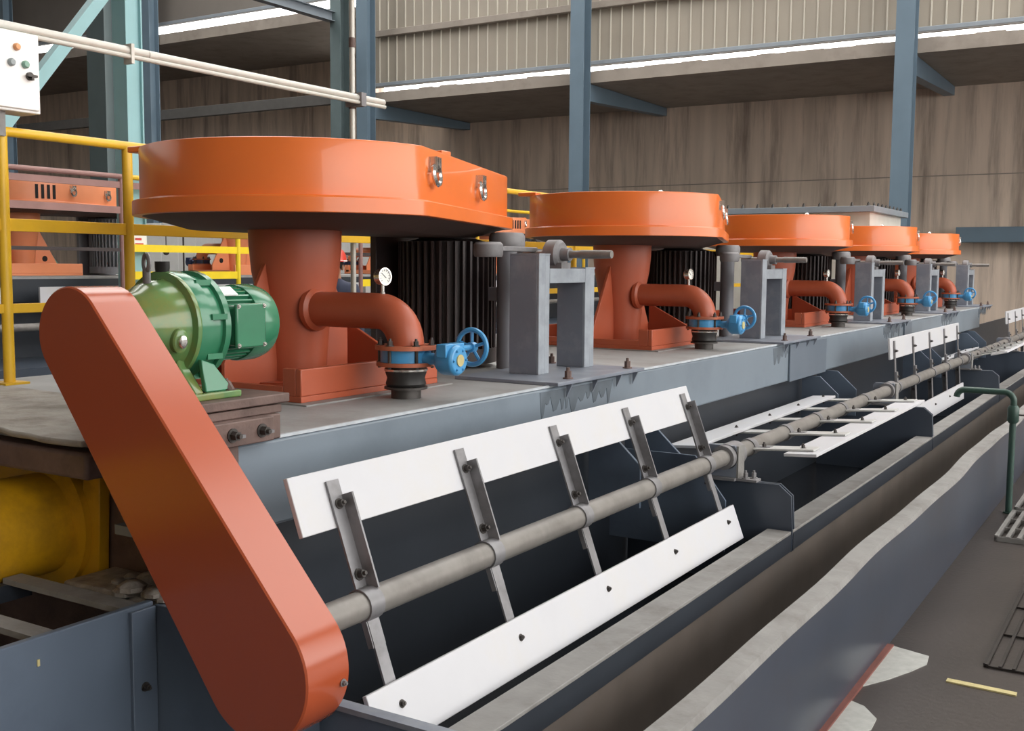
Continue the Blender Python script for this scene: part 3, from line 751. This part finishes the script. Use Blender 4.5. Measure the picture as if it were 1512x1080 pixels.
G(MB().lathe([(0.024, 0), (0.026, 0.012), (0.026, 0.03)], (-2.2, 1.99, 1.60), (0, 0, 1), 14)).build('breather_cap', 'rubber', gm)
G(MB().lathe([(0.034, 0), (0.034, 0.02), (0.028, 0.024)], (-2.085, 1.90, 1.415), (1, -0.25, -0.1), 20)).build('oil_boss', 'green_oily', gm)
G(MB().lathe([(0.018, 0.022), (0.018, 0.034), (0.012, 0.037)], (-2.085, 1.90, 1.415), (1, -0.25, -0.1), 16)).build('oil_plug', 'chrome', gm)
# feet
G(MB().prism([(-2.36, 1.262), (-2.30, 1.34), (-2.28, 1.42), (-2.12, 1.42), (-2.10, 1.34), (-2.04, 1.262)], 'y', 1.93, 1.99)).build('pedestal', 'green_oily', gm, 0.006)
G(MB().box(-2.38, -2.03, 1.86, 2.10, 1.262, 1.280)).build('foot_plate', 'green_oily', gm, 0.004)
G(MB().prism([(1.99, 1.28), (1.99, 1.36), (2.04, 1.345), (2.09, 1.28)], 'x', -2.065, -2.05)).build('foot_rib', 'green', gm, 0.003)
for xx, yy in ((-2.05, 1.89), (-2.05, 2.08), (-2.36, 2.08)):
    G(MB().bolt((xx, yy, 1.28), (0, 0, 1), 0.010, 0.02)).build('bolt', 'rust', gm)

br = thing('motor_bracket', (-2.1, 1.9, DECK), 'rusty brown steel bracket with clamp bolts carrying the green gearmotor', 'bracket')
def B(mb): return mb.xf(Matrix.Translation((2.1, -1.9, -DECK)))
B(MB().box(-2.42, -1.99, 1.80, 2.12, 1.238, 1.262)).build('top_plate', 'rust', br, 0.003)
B(MB().box(-2.42, -2.00, 1.80, 2.10, 1.212, 1.234)).build('slide_plate', 'rust', br, 0.003)
B(MB().box(-1.985, -1.960, 1.78, 2.03, 1.150, 1.212)).build('front_plate', 'rust', br, 0.003)
B(MB().box(-2.272, -1.985, 1.80, 2.08, 1.146, 1.212)).build('packing_block', 'rust', br, 0.004)
B(MB().box(-2.0235, -1.985, 1.79, 1.93, 1.08, 1.150)).build('lower_block', 'rust', br, 0.003)
for yy in (1.885, 1.985):
    B(MB().bolt((-1.96, yy, 1.18), (1, 0, 0), 0.012, 0.03)).build('clamp_bolt', 'bolt_dark', br)
    B(MB().box(-1.958, -1.945, yy - 0.004, yy + 0.03, 1.172, 1.180)).build('clamp_bolt', 'steel', br)

# slanted guard over the chain drive
gd = thing('chain_guard', (-1.635, 1.70, 0.0), 'slanted orange sheet-metal chain guard with rounded ends', 'guard')
c1 = (-2.232, 1.428); R1_ = 0.116; c2 = (-1.648, 0.725); R2_ = 0.155
pts = outline(c2, R2_, c1, R1_, 0.0, 36, 30)
def ring(off, y):
    return [(p[0] + 1.635, y - 1.70, p[1]) for p in outline(c2, R2_, c1, R1_, off, 36, 30)]
n = len(pts)
vs = []; 
prof = [(-0.004, 1.632), (0.0, 1.636), (0.0, 1.764), (-0.012, 1.764)]
for off, y in prof: vs += ring(off, y)
fs = [(j * n + i, j * n + (i + 1) % n, (j + 1) * n + (i + 1) % n, (j + 1) * n + i) for j in range(len(prof) - 1) for i in range(n)]
MB().add(vs, fs).build('guard_rim', 'orange_guard', gd, ang=40)
MB().add(ring(-0.004, 1.632), [tuple(range(n))]).build('guard_face', 'orange_guard', gd, smooth=False)
MB().add(ring(-0.012, 1.764), [tuple(range(n))]).build('guard_back', 'orange_guard', gd, smooth=False)
MB().bolt((0.142, 0.045, 0.70), (1, 0, 0), 0.006, 0.012).build('bolt', 'cast_grey', gd)
MB().box(-0.06, 0.06, -0.02, 0.06, 0.0, 0.64).build('guard_stand', 'tank_blue', gd)

# yellow feed pipe with flange
yp = thing('feed_pipe', (-2.75, 1.0, 0.855), 'thick yellow feed pipe with flange entering the tank end', 'pipe')
MB().cyl((0, -1.6, 0), (0, 0.93, 0), 0.145, 36).build('pipe', 'yellow_pipe', yp)
MB().lathe([(0.20, 0.90), (0.20, 0.955)], (0, 0, 0), (0, 1, 0), 36).build('flange', 'yellow_pipe', yp)
for sx_ in (-1, 1):
    MB().prism([(0.22 * sx_, -0.20), (0.14 * sx_, -0.18), (0.17 * sx_, 0.17), (0.24 * sx_, 0.19)], 'y', 0.92, 0.955).build('flange_web', 'yellow_pipe', yp, 0.003)

# ================================================================== HANDRAIL BEHIND THE ROW
hr = thing('handrail', (-3.7, 8.0, DECK), 'yellow tubular handrail along the far side of the deck', 'railing')
def Hh(mb): return mb.xf(Matrix.Translation((3.7, -8.0, -DECK)))
Hh(MB().tube([(-3.72, 1.9, 2.08), (-3.72, 14.0, 2.08)], 0.018, 12)).build('top_rail', 'yellow', hr)
Hh(MB().box(-3.728, -3.712, 1.9, 14.0, 1.715, 1.762)).build('mid_rail', 'yellow', hr, 0.002)
Hh(MB().box(-3.728, -3.712, 1.9, 14.0, 1.41, 1.445)).build('low_rail', 'yellow', hr, 0.002)
for y in (2.46, 3.02, 4.9, 6.9, 8.9, 10.9, 12.9, 1.95):
    Hh(MB().cyl((-3.72, y, DECK), (-3.72, y, 2.08), 0.021, 14)).build('post', 'yellow', hr)
    Hh(MB().box(-3.77, -3.67, y - 0.05, y + 0.05, DECK, DECK + 0.008)).build('foot_plate', 'yellow', hr)
# control box on the rail
cb = thing('control_box', (-3.66, 2.2, 2.10), 'white control box with push buttons mounted over the yellow handrail', 'control box')
MB().box(-0.12, 0.0, -0.35, 0.385, 0.05, 0.338).build('enclosure', 'white_paint', cb, 0.004)
MB().box(0.0, 0.010, -0.34, 0.375, 0.06, 0.330).build('door', 'white_paint', cb, 0.004)
MB().box(-0.09, -0.03, 0.20, 0.26, -0.04, 0.05).build('support_clip', 'lip_grey', cb)
MB().box(-0.09, -0.03, -0.25, -0.20, -0.04, 0.05).build('support_clip', 'lip_grey', cb)
for y, z, m_, r in ((0.285, 0.280, 'button_orange', 0.013), (0.262, 0.222, 'button_grey', 0.014), (0.318, 0.222, 'button_green', 0.014)):
    MB().lathe([(r, 0.01), (r, 0.020), (r * 0.7, 0.026)], (0, y, z), (1, 0, 0), 16).build('push_button', m_, cb)
sw = MB().lathe([(0.015, 0.01), (0.015, 0.018)], (0, 0.335, 0.182), (1, 0, 0), 16); sw.box(0.018, 0.034, 0.316, 0.354, 0.178, 0.186); sw.box(0.018, 0.034, 0.331, 0.339, 0.166, 0.18)
sw.build('selector_switch', 'bolt_dark', cb)
# conduit with clamp on a standing pipe
cd = thing('conduit_pipe', (-3.75, 3.0, 2.47), 'pale horizontal conduit pipe running above the control box', 'conduit')
MB().tube([(0, -1.2, 0.0), (0, 1.0, 0.005), (0, 1.75, 0.01)], 0.018, 12).build('pipe', 'conduit', cd)
MB().tube([(0.012, -1.2, -0.024), (0.012, 1.0, -0.02), (0.012, 1.75, -0.015)], 0.010, 10).build('cable', 'conduit', cd)
MB().box(-0.025, 0.025, 0.06, 0.075, -0.05, 0.03).build('clip', 'conduit', cd)
MB().cyl((0, 0.16, -0.0), (0, 0.20, 0.0), 0.021, 12).build('coupling', 'conduit', cd)
vp = thing('standing_pipe', (-3.80, 4.55, DECK), 'thin pale vertical pipe rising behind the first belt cover', 'pipe')
MB().cyl((0, 0, 0), (0, 0, 5.0), 0.015, 12).build('pipe', 'conduit', vp)
for z in (1.05, 1.28, 1.60):
    MB().cyl((0, 0, z), (0, 0, z + 0.05), 0.018, 12).build('coupling', 'rust', vp)
MB().box(-0.03, 0.08, -0.02, 0.02, 1.29, 1.36).build('clamp', 'cast_grey', vp)

# ================================================================== SECOND ROW (background)
BX, BZ = -9.2, 1.475
DZ = BZ
bt = thing('rear_tank', (-9.2, 10.0, 0), 'second tank row with grey deck beyond the aisle', 'tank')
def R2(mb): return mb.xf(Matrix.Translation((9.2, -10.0, 0)))
R2(MB().box(-10.2, -8.55, 3.0, 18.5, BZ - 0.02, BZ)).build('deck_plate', 'deck_grey', bt)
R2(MB().box(-8.62, -8.55, 3.0, 18.5, BZ - 0.22, BZ - 0.02)).build('beam_web', 'dark_tank', bt)
R2(MB().box(-10.2, -8.75, 3.0, 18.5, 0.0, BZ - 0.22)).build('tank_wall', 'dark_tank', bt)
R2(MB().box(-8.75, -7.85, 3.0, 18.5, 0.0, 0.75)).build('launder', 'tank_blue', bt)
wb2 = thing('rear_scraper', (-8.3, 10.0, 1.05), 'white scraper boards on a shaft along the second tank row', 'scraper')
MB().cyl((0, -7, 0), (0, 9, 0), 0.035, 12).build('shaft', 'shaft_steel', wb2)
for y0 in (-7.0, -4.2, -1.4, 1.4):
    MB().box(-0.02, 0.0, y0, y0 + 2.5, 0.19, 0.34).build('paddle_board', 'white_board', wb2)
    for q in range(4):
        MB().box(0.0, 0.01, y0 + 0.2 + 0.65 * q, y0 + 0.25 + 0.65 * q, 0.02, 0.32).build('arm', 'steel', wb2)
for yy in (-6.9, -1.6, 4.0, 8.9):
    MB().box(-0.06, 0.06, yy, yy + 0.08, -0.30, 0.0).build('bearing_stand', 'frame_grey', wb2)
bl = ['orange agitator drive with vent slots behind the brown rail of the second row', 'orange agitator drive of the second row, seen under the first belt cover', 'orange agitator drive of the second row, near the person in the hard hat']
a0 = agitator(-1, True, 'motor_grey', 'orange_far_lit'); v0 = valve(-1, 'blue_far')
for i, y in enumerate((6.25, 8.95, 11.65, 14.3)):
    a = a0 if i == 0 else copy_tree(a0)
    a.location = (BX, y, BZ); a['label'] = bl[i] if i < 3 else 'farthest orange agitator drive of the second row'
    a['group'] = 'orange agitator drives of the second row'
    v = v0 if i == 0 else copy_tree(v0)
    v.location = (BX - 0.53, y - 0.03, BZ); v['label'] = ['dark blue valve behind the vent-slotted agitator of the second row', 'dark blue valve with handwheel left of the second-row agitator under the first belt cover', 'dark blue valve of the second row behind the person in the hard hat', 'farthest dark blue valve of the second row'][i]
    v['group'] = 'dark blue valves of the second row'
# triangular green guard plate seen beside the first rear column
gt = thing('guard_plate', (-9.95, 6.92, BZ), 'green triangular guard plate behind the first column of the second row', 'plate')
MB().prism([(-0.05, 0.0), (-0.05, 0.46), (0.25, 0.12), (0.25, 0.0)], 'x', -0.01, 0.01).build('plate', 'button_green', gt)
MB().box(-0.05, 0.05, -0.05, 0.25, 0.0, 0.01).build('foot', 'button_green', gt)
# its handrail, brown and yellow
rr_ = thing('rear_handrail', (-7.9, 10.0, BZ), 'brown and yellow handrail along the second row beyond the aisle', 'railing')
def Rr(mb): return mb.xf(Matrix.Translation((7.9, -10.0, -BZ)))
zt = 2.35
MBv = MB().tube([(-7.9, 3.5, zt), (-7.9, 6.35, zt)], 0.022, 10); Rr(MBv).build('top_rail', 'brown_rail', rr_)
Rr(MB().tube([(-7.9, 6.35, zt), (-7.9, 18.0, zt)], 0.022, 10)).build('top_rail', 'yellow', rr_)
Rr(MB().box(-7.93, -7.90, 3.5, 6.9, zt - 0.10, zt - 0.045)).build('pink_board', 'brown_rail', rr_)
Rr(MB().box(-7.93, -7.90, 3.5, 6.33, 2.03, 2.09)).build('mid_rail', 'brown_rail', rr_)
Rr(MB().box(-7.93, -7.90, 6.37, 7.72, 2.04, 2.10)).build('mid_rail', 'yellow_bright', rr_)
Rr(MB().box(-7.92, -7.90, 3.5, 6.33, 1.70, 1.73)).build('mid_rail', 'motor_dark', rr_)
Rr(MB().box(-7.93, -7.90, 6.37, 7.9, 1.70, 1.765)).build('mid_rail', 'yellow_bright', rr_)
Rr(MB().box(-7.93, -7.90, 7.9, 12.0, 1.70, 1.735)).build('mid_rail', 'motor_dark', rr_)
Rr(MB().box(-7.94, -7.90, 6.37, 7.72, BZ - 0.02, BZ + 0.05)).build('toe_board', 'yellow_bright', rr_)
Rr(MB().box(-7.94, -7.90, 9.6, 12.0, BZ - 0.12, BZ - 0.04)).build('toe_board', 'yellow_bright', rr_)
for y, m_ in ((4.4, 'brown_rail'), (6.35, 'brown_rail'), (7.72, 'yellow_bright'), (9.6, 'brown_rail'), (12.0, 'yellow'), (15.0, 'yellow')):
    Rr(MB().cyl((-7.91, y, 0.749), (-7.91, y, zt), 0.024, 10)).build('post', m_, rr_)
# light teal hall post with sway brace, darker column behind
tp = thing('teal_post', (-8.12, 6.627, 0.0), 'light teal steel post with diagonal brace rising beyond the handrail', 'column')
MB().box(-0.09, 0.09, -0.09, -0.075, 0.75, 9).build('flange', 'teal_light', tp); MB().box(-0.09, 0.09, 0.075, 0.09, 0.75, 9).build('flange', 'teal_light', tp)
MB().box(0.045, 0.06, -0.075, 0.075, 0.75, 9).build('web', 'teal_light', tp)
def bar2(p0, p1, wdt, th, name, m, parent):
    p0 = Vector(p0); p1 = Vector(p1); d = (p1 - p0)
    Mx = Matrix.Translation(p0) @ d.to_track_quat('Z', 'X').to_matrix().to_4x4()
    return MB().box(-th / 2, th / 2, -wdt / 2, wdt / 2, 0, d.length).xf(Mx).build(name, m, parent)
bar2((0, -2.1, 1.63), (0, 0.9, 5.36), 0.10, 0.10, 'diagonal_brace', 'teal_light', tp)
MB().box(0.09, 0.094, -0.085, 0.085, 1.73, 1.93).build('notice', 'white_paint', tp)
for i in range(4): MB().box(0.094, 0.096, -0.045, 0.045 - 0.02 * (i % 2), 1.76 + i * 0.045, 1.78 + i * 0.045).build('notice_line', 'red_ink', tp)
MB().box(-0.13, 0.13, -0.13, 0.13, 0.75, 0.77).build('foot_plate', 'teal_light', tp)
hcol(-11.75, 9.25, 0, 12, 'dark teal steel column behind the light teal post', 'teal_dark', 0.34, 0.3)
dg = thing('lattice_brace', (-12.4, 8.6, 0), 'dull grey diagonal brace pair behind the light teal brace', 'brace')
bar2((0, -2.2, 3.0), (0, 1.3, 7.5), 0.16, 0.1, 'brace_bar', 'concrete_ledge', dg); bar2((-0.2, -2.5, 3.0), (-0.2, 1.0, 7.5), 0.10, 0.1, 'brace_bar', 'teal_dark', dg)
MB().box(-0.3, 0.15, -2.6, -2.1, 0, 3.1).build('brace_stand', 'teal_dark', dg)
# white sheet partition beyond the second row
pt = thing('sheet_partition', (-14.5, 14.0, 0), 'pale sheet-metal partition seen beneath the first belt cover', 'partition')
for i in range(14):
    MB().box(-3.2 + i * 0.46, -3.2 + i * 0.46 + 0.452, -0.02, 0.0, 0.05, 2.35).build('sheet', 'white_paint', pt, 0.004)
MB().box(-3.2, 3.24, 0.0, 0.05, 0.0, 2.3).build('backing_frame', 'lip_grey', pt)
MB().box(-3.3, 3.3, 0.05, 0.10, 2.05, 2.15).build('rail', 'lip_grey', pt)
# thin rod with round weight
rd = thing('float_rod', (-9.75, 8.42, BZ), 'thin rod with hanging round weight beside the second-row agitator', 'rod')
MB().cyl((0, -0.55, 0.50), (0, 0.25, 0.50), 0.008, 8).build('rod', 'bolt_dark', rd)
MB().cyl((0, 0, 0.28), (0, 0, 0.50), 0.006, 8).build('hanger', 'bolt_dark', rd)
MB().sphere((0, 0, 0.25), 0.035).build('weight', 'bolt_dark', rd)
MB().cyl((0, 0.25, 0), (0, 0.25, 0.5), 0.01, 8).build('stand', 'bolt_dark', rd)

# ================================================================== WHITE RIVETED TANK NEAR THE WALL
wt = thing('sampler_tank', (-4.5, 14.0, 0), 'white box tank with grey flanged lid and bolts by the wall', 'tank')
def W(mb): return mb.xf(Matrix.Translation((0, 0, 0)))
MB().box(-1.6, 1.12, 0.12, 1.9, 0.0, 2.31).build('body', 'white_tank', wt)
MB().box(-1.65, 1.20, 0.0, 2.0, 2.31, 2.385).build('lid_flange', 'lid_grey', wt, 0.004)
for i in range(14):
    MB().bolt((-1.55 + i * 0.205, 0.05, 2.385), (0, 0, 1), 0.018, 0.05).build('bolt', 'bolt_dark', wt)
for i in range(8):
    MB().bolt((1.15, 0.2 + i * 0.22, 2.385), (0, 0, 1), 0.018, 0.05).build('bolt', 'bolt_dark', wt)

# ================================================================== GREEN WATER PIPE AND GRATING
gp = thing('water_pipe', (-0.88, 7.7, 0.0), 'dark green water pipe standing by the launder and bent over it', 'pipe')
path = [(0, 0, 0), (0, 0, 0.74)]
for i in range(1, 8):
    a = PI / 2 * i / 7; path.append((-0.06 + 0.06 * math.cos(a), 0, 0.74 + 0.06 * math.sin(a)))
path.append((-0.30, 0, 0.80))
for i in range(1, 6):
    a = PI / 2 * i / 5; path.append((-0.30 - 0.05 * math.sin(a), 0, 0.80 - 0.05 + 0.05 * math.cos(a)))
MB().tube(path, 0.021, 14).build('pipe', 'green_pipe', gp, ang=60)
MB().lathe([(0.026, 0), (0.036, 0.015), (0.036, 0.10), (0.026, 0.115)], (0, 0, 0.60), (0, 0, 1), 16).build('valve_body', 'green_pipe', gp)
MB().box(0.03, 0.09, -0.008, 0.008, 0.65, 0.66).build('valve_lever', 'bolt_dark', gp)
MB().lathe([(0.034, 0), (0.034, 0.01)], (0, 0, 0.0), (0, 0, 1), 16).build('foot', 'green_pipe', gp)
def grating(x0, x1, y0, y1, step, label, hw=0.004, m='grate_sheen', cs=0.10, top=0.035):
    t = thing('floor_grating', (x0, y0, 0), label, 'grating', 'walkway gratings')
    nb = int((x1 - x0) / step)
    me = None
    for i in range(nb + 1):
        if me is None:
            o = MB().box(-hw, hw, 0, y1 - y0, 0.004, top).build('bearing_bar', m, t, smooth=False); me = o.data
        else:
            o = bpy.data.objects.new('bearing_bar', me); COL.objects.link(o); o.parent = t
        o.location = (i * step, 0, 0)
    mc = None; y = 0.0
    while y <= y1 - y0:
        if mc is None:
            o = MB().box(0, x1 - x0, -0.004, 0.004, 0.002, top - 0.004).build('cross_bar', m, t, smooth=False); mc = o.data
        else:
            o = bpy.data.objects.new('cross_bar', mc); COL.objects.link(o); o.parent = t
        o.location = (0, y, 0); y += cs
    MB().box(-0.012, -0.006, 0, y1 - y0, 0.0, top + 0.002).build('edge_bar', m, t)
    return t
grating(-0.84, 0.6, 6.85, 7.66, 0.06, 'steel floor grating around the foot of the green water pipe', 0.011, 'grate_sheen', 0.27)
grating(-0.84, 0.9, 7.76, 13.0, 0.06, 'steel floor grating beyond the green water pipe', 0.011, 'grate_sheen', 0.35)
grating(-0.58, 0.3, 4.62, 6.4, 0.05, 'wet dark steel floor grating beside the pale dry floor patches', 0.006, 'grate_dark', 0.45, 0.014)

# ================================================================== PERSON
def person(loc, rz):
    t = thing('person', loc, 'person in a red hard hat and dark workwear standing in the aisle', 'person', None, rz)
    me = bpy.data.meshes.new('body')
    J = {'pel': (0, 0, 0.94), 'sp': (0, 0.01, 1.15), 'ch': (0, 0.0, 1.33), 'nk': (0, -0.005, 1.46), 'hd0': (0, -0.02, 1.53), 'hd1': (0, -0.02, 1.64)}
    V = []; idx = {}; Rr2 = []; E_ = []
    def jv(nm, p, r): idx[nm] = len(V); V.append(p); Rr2.append(r)
    jv('pel', (0, 0, 0.94), (0.16, 0.115)); jv('sp', (0, 0.01, 1.13), (0.15, 0.105)); jv('ch', (0, 0, 1.32), (0.165, 0.115)); jv('nk', (0, -0.005, 1.455), (0.062, 0.062))
    jv('hd0', (0, -0.02, 1.53), (0.070, 0.085)); jv('hd1', (0, -0.02, 1.63), (0.078, 0.095))
    for a, b in (('pel', 'sp'), ('sp', 'ch'), ('ch', 'nk'), ('nk', 'hd0'), ('hd0', 'hd1')): E_.append((idx[a], idx[b]))
    for s, nm in ((-1, 'L'), (1, 'R')):
        jv('sh' + nm, (0.185 * s, 0, 1.38), (0.065, 0.065)); jv('el' + nm, (0.235 * s, 0.02, 1.10), (0.047, 0.047)); jv('wr' + nm, (0.24 * s, -0.07, 0.88), (0.033, 0.033)); jv('pa' + nm, (0.24 * s, -0.095, 0.80), (0.036, 0.022))
        E_.extend([(idx['ch'], idx['sh' + nm]), (idx['sh' + nm], idx['el' + nm]), (idx['el' + nm], idx['wr' + nm]), (idx['wr' + nm], idx['pa' + nm])])
        for q, (fx, ln) in enumerate(((-0.026, 0.07), (-0.009, 0.08), (0.009, 0.075), (0.026, 0.06))):
            jv(f'f{nm}{q}', (0.24 * s + fx, -0.115, 0.76), (0.010, 0.010)); jv(f'g{nm}{q}', (0.24 * s + fx, -0.12, 0.76 - ln * 0.8), (0.008, 0.008))
            E_.extend([(idx['pa' + nm], idx[f'f{nm}{q}']), (idx[f'f{nm}{q}'], idx[f'g{nm}{q}'])])
        jv('th' + nm, (0.24 * s - 0.035 * s, -0.135, 0.80), (0.011, 0.011)); E_.append((idx['pa' + nm], idx['th' + nm]))
        jv('hp' + nm, (0.095 * s, 0, 0.88), (0.095, 0.095)); jv('kn' + nm, (0.11 * s, -0.01, 0.49), (0.066, 0.066)); jv('an' + nm, (0.115 * s, 0.03, 0.10), (0.045, 0.045)); jv('ft' + nm, (0.125 * s, -0.13, 0.045), (0.045, 0.040))
        E_.extend([(idx['pel'], idx['hp' + nm]), (idx['hp' + nm], idx['kn' + nm]), (idx['kn' + nm], idx['an' + nm]), (idx['an' + nm], idx['ft' + nm])])
    me.from_pydata(V, E_, [])
    o = bpy.data.objects.new('body', me); COL.objects.link(o); o.parent = t
    md = o.modifiers.new('skin', 'SKIN'); md.use_smooth_shade = True
    for i, sv in enumerate(me.skin_vertices[0].data): sv.radius = Rr2[i]; sv.use_root = (i == 0)
    sd = o.modifiers.new('sub', 'SUBSURF'); sd.levels = 2; sd.render_levels = 2
    # clothes by height through the material
    m = bpy.data.materials.new('body_clothed'); m.use_nodes = True; nt = m.node_tree
    tc = nt.nodes.new('ShaderNodeTexCoord'); sx_ = nt.nodes.new('ShaderNodeSeparateXYZ'); nt.links.new(tc.outputs['Object'], sx_.inputs[0])
    cr_ = nt.nodes.new('ShaderNodeValToRGB'); cr_.color_ramp.interpolation = 'CONSTANT'
    dv = nt.nodes.new('ShaderNodeMath'); dv.operation = 'DIVIDE'; dv.inputs[1].default_value = 2.0; nt.links.new(sx_.outputs['Z'], dv.inputs[0]); nt.links.new(dv.outputs[0], cr_.inputs['Fac'])
    el = cr_.color_ramp.elements; el[0].position = 0; el[0].color = lin((40, 36, 34)); el[1].position = 0.06; el[1].color = lin((52, 58, 80))
    e = el.new(0.735); e.color = lin((176, 126, 100))
    nt.links.new(cr_.outputs['Color'], nt.nodes['Principled BSDF'].inputs['Base Color']); nt.nodes['Principled BSDF'].inputs['Roughness'].default_value = 0.75
    me.materials.append(m)
    # face
    for s in (-1, 1):
        MB().sphere((0.032 * s, -0.108, 1.585), 0.011, 8, 6).build('eye', 'hair', t)
        MB().sphere((0.082 * s, -0.01, 1.575), 0.022, 8, 6, (0.5, 0.8, 1.3)).build('ear', 'skin', t)
    MB().sphere((0, -0.118, 1.555), 0.016, 8, 6, (0.8, 1, 1.4)).build('nose', 'skin', t)
    MB().sphere((0, -0.104, 1.517), 0.014, 8, 6, (1.7, 0.6, 0.5)).build('mouth', 'red_stain', t)
    MB().sphere((0, 0.01, 1.60), 0.098, 14, 8, (0.92, 1.0, 0.75)).build('hair', 'hair', t)
    h = MB().lathe([(0.122, 0.0), (0.120, 0.02), (0.112, 0.06), (0.09, 0.10), (0.05, 0.125), (0.01, 0.132)], (0, -0.01, 1.625), (0, 0, 1), 24)
    ht = h.build('hard_hat', 'red_hat', t)
    MB().prism([(-0.10, -0.08), (-0.06, -0.17), (0.06, -0.17), (0.10, -0.08)], 'z', 1.625, 1.635).build('hat_brim', 'red_hat', ht)
    MB().lathe([(0.123, 0), (0.123, 0.012)], (0, -0.01, 1.628), (0, 0, 1), 24).build('hat_band', 'white_paint', ht)
    return t
person((-6.45, 7.45, 0.0), 0.6)
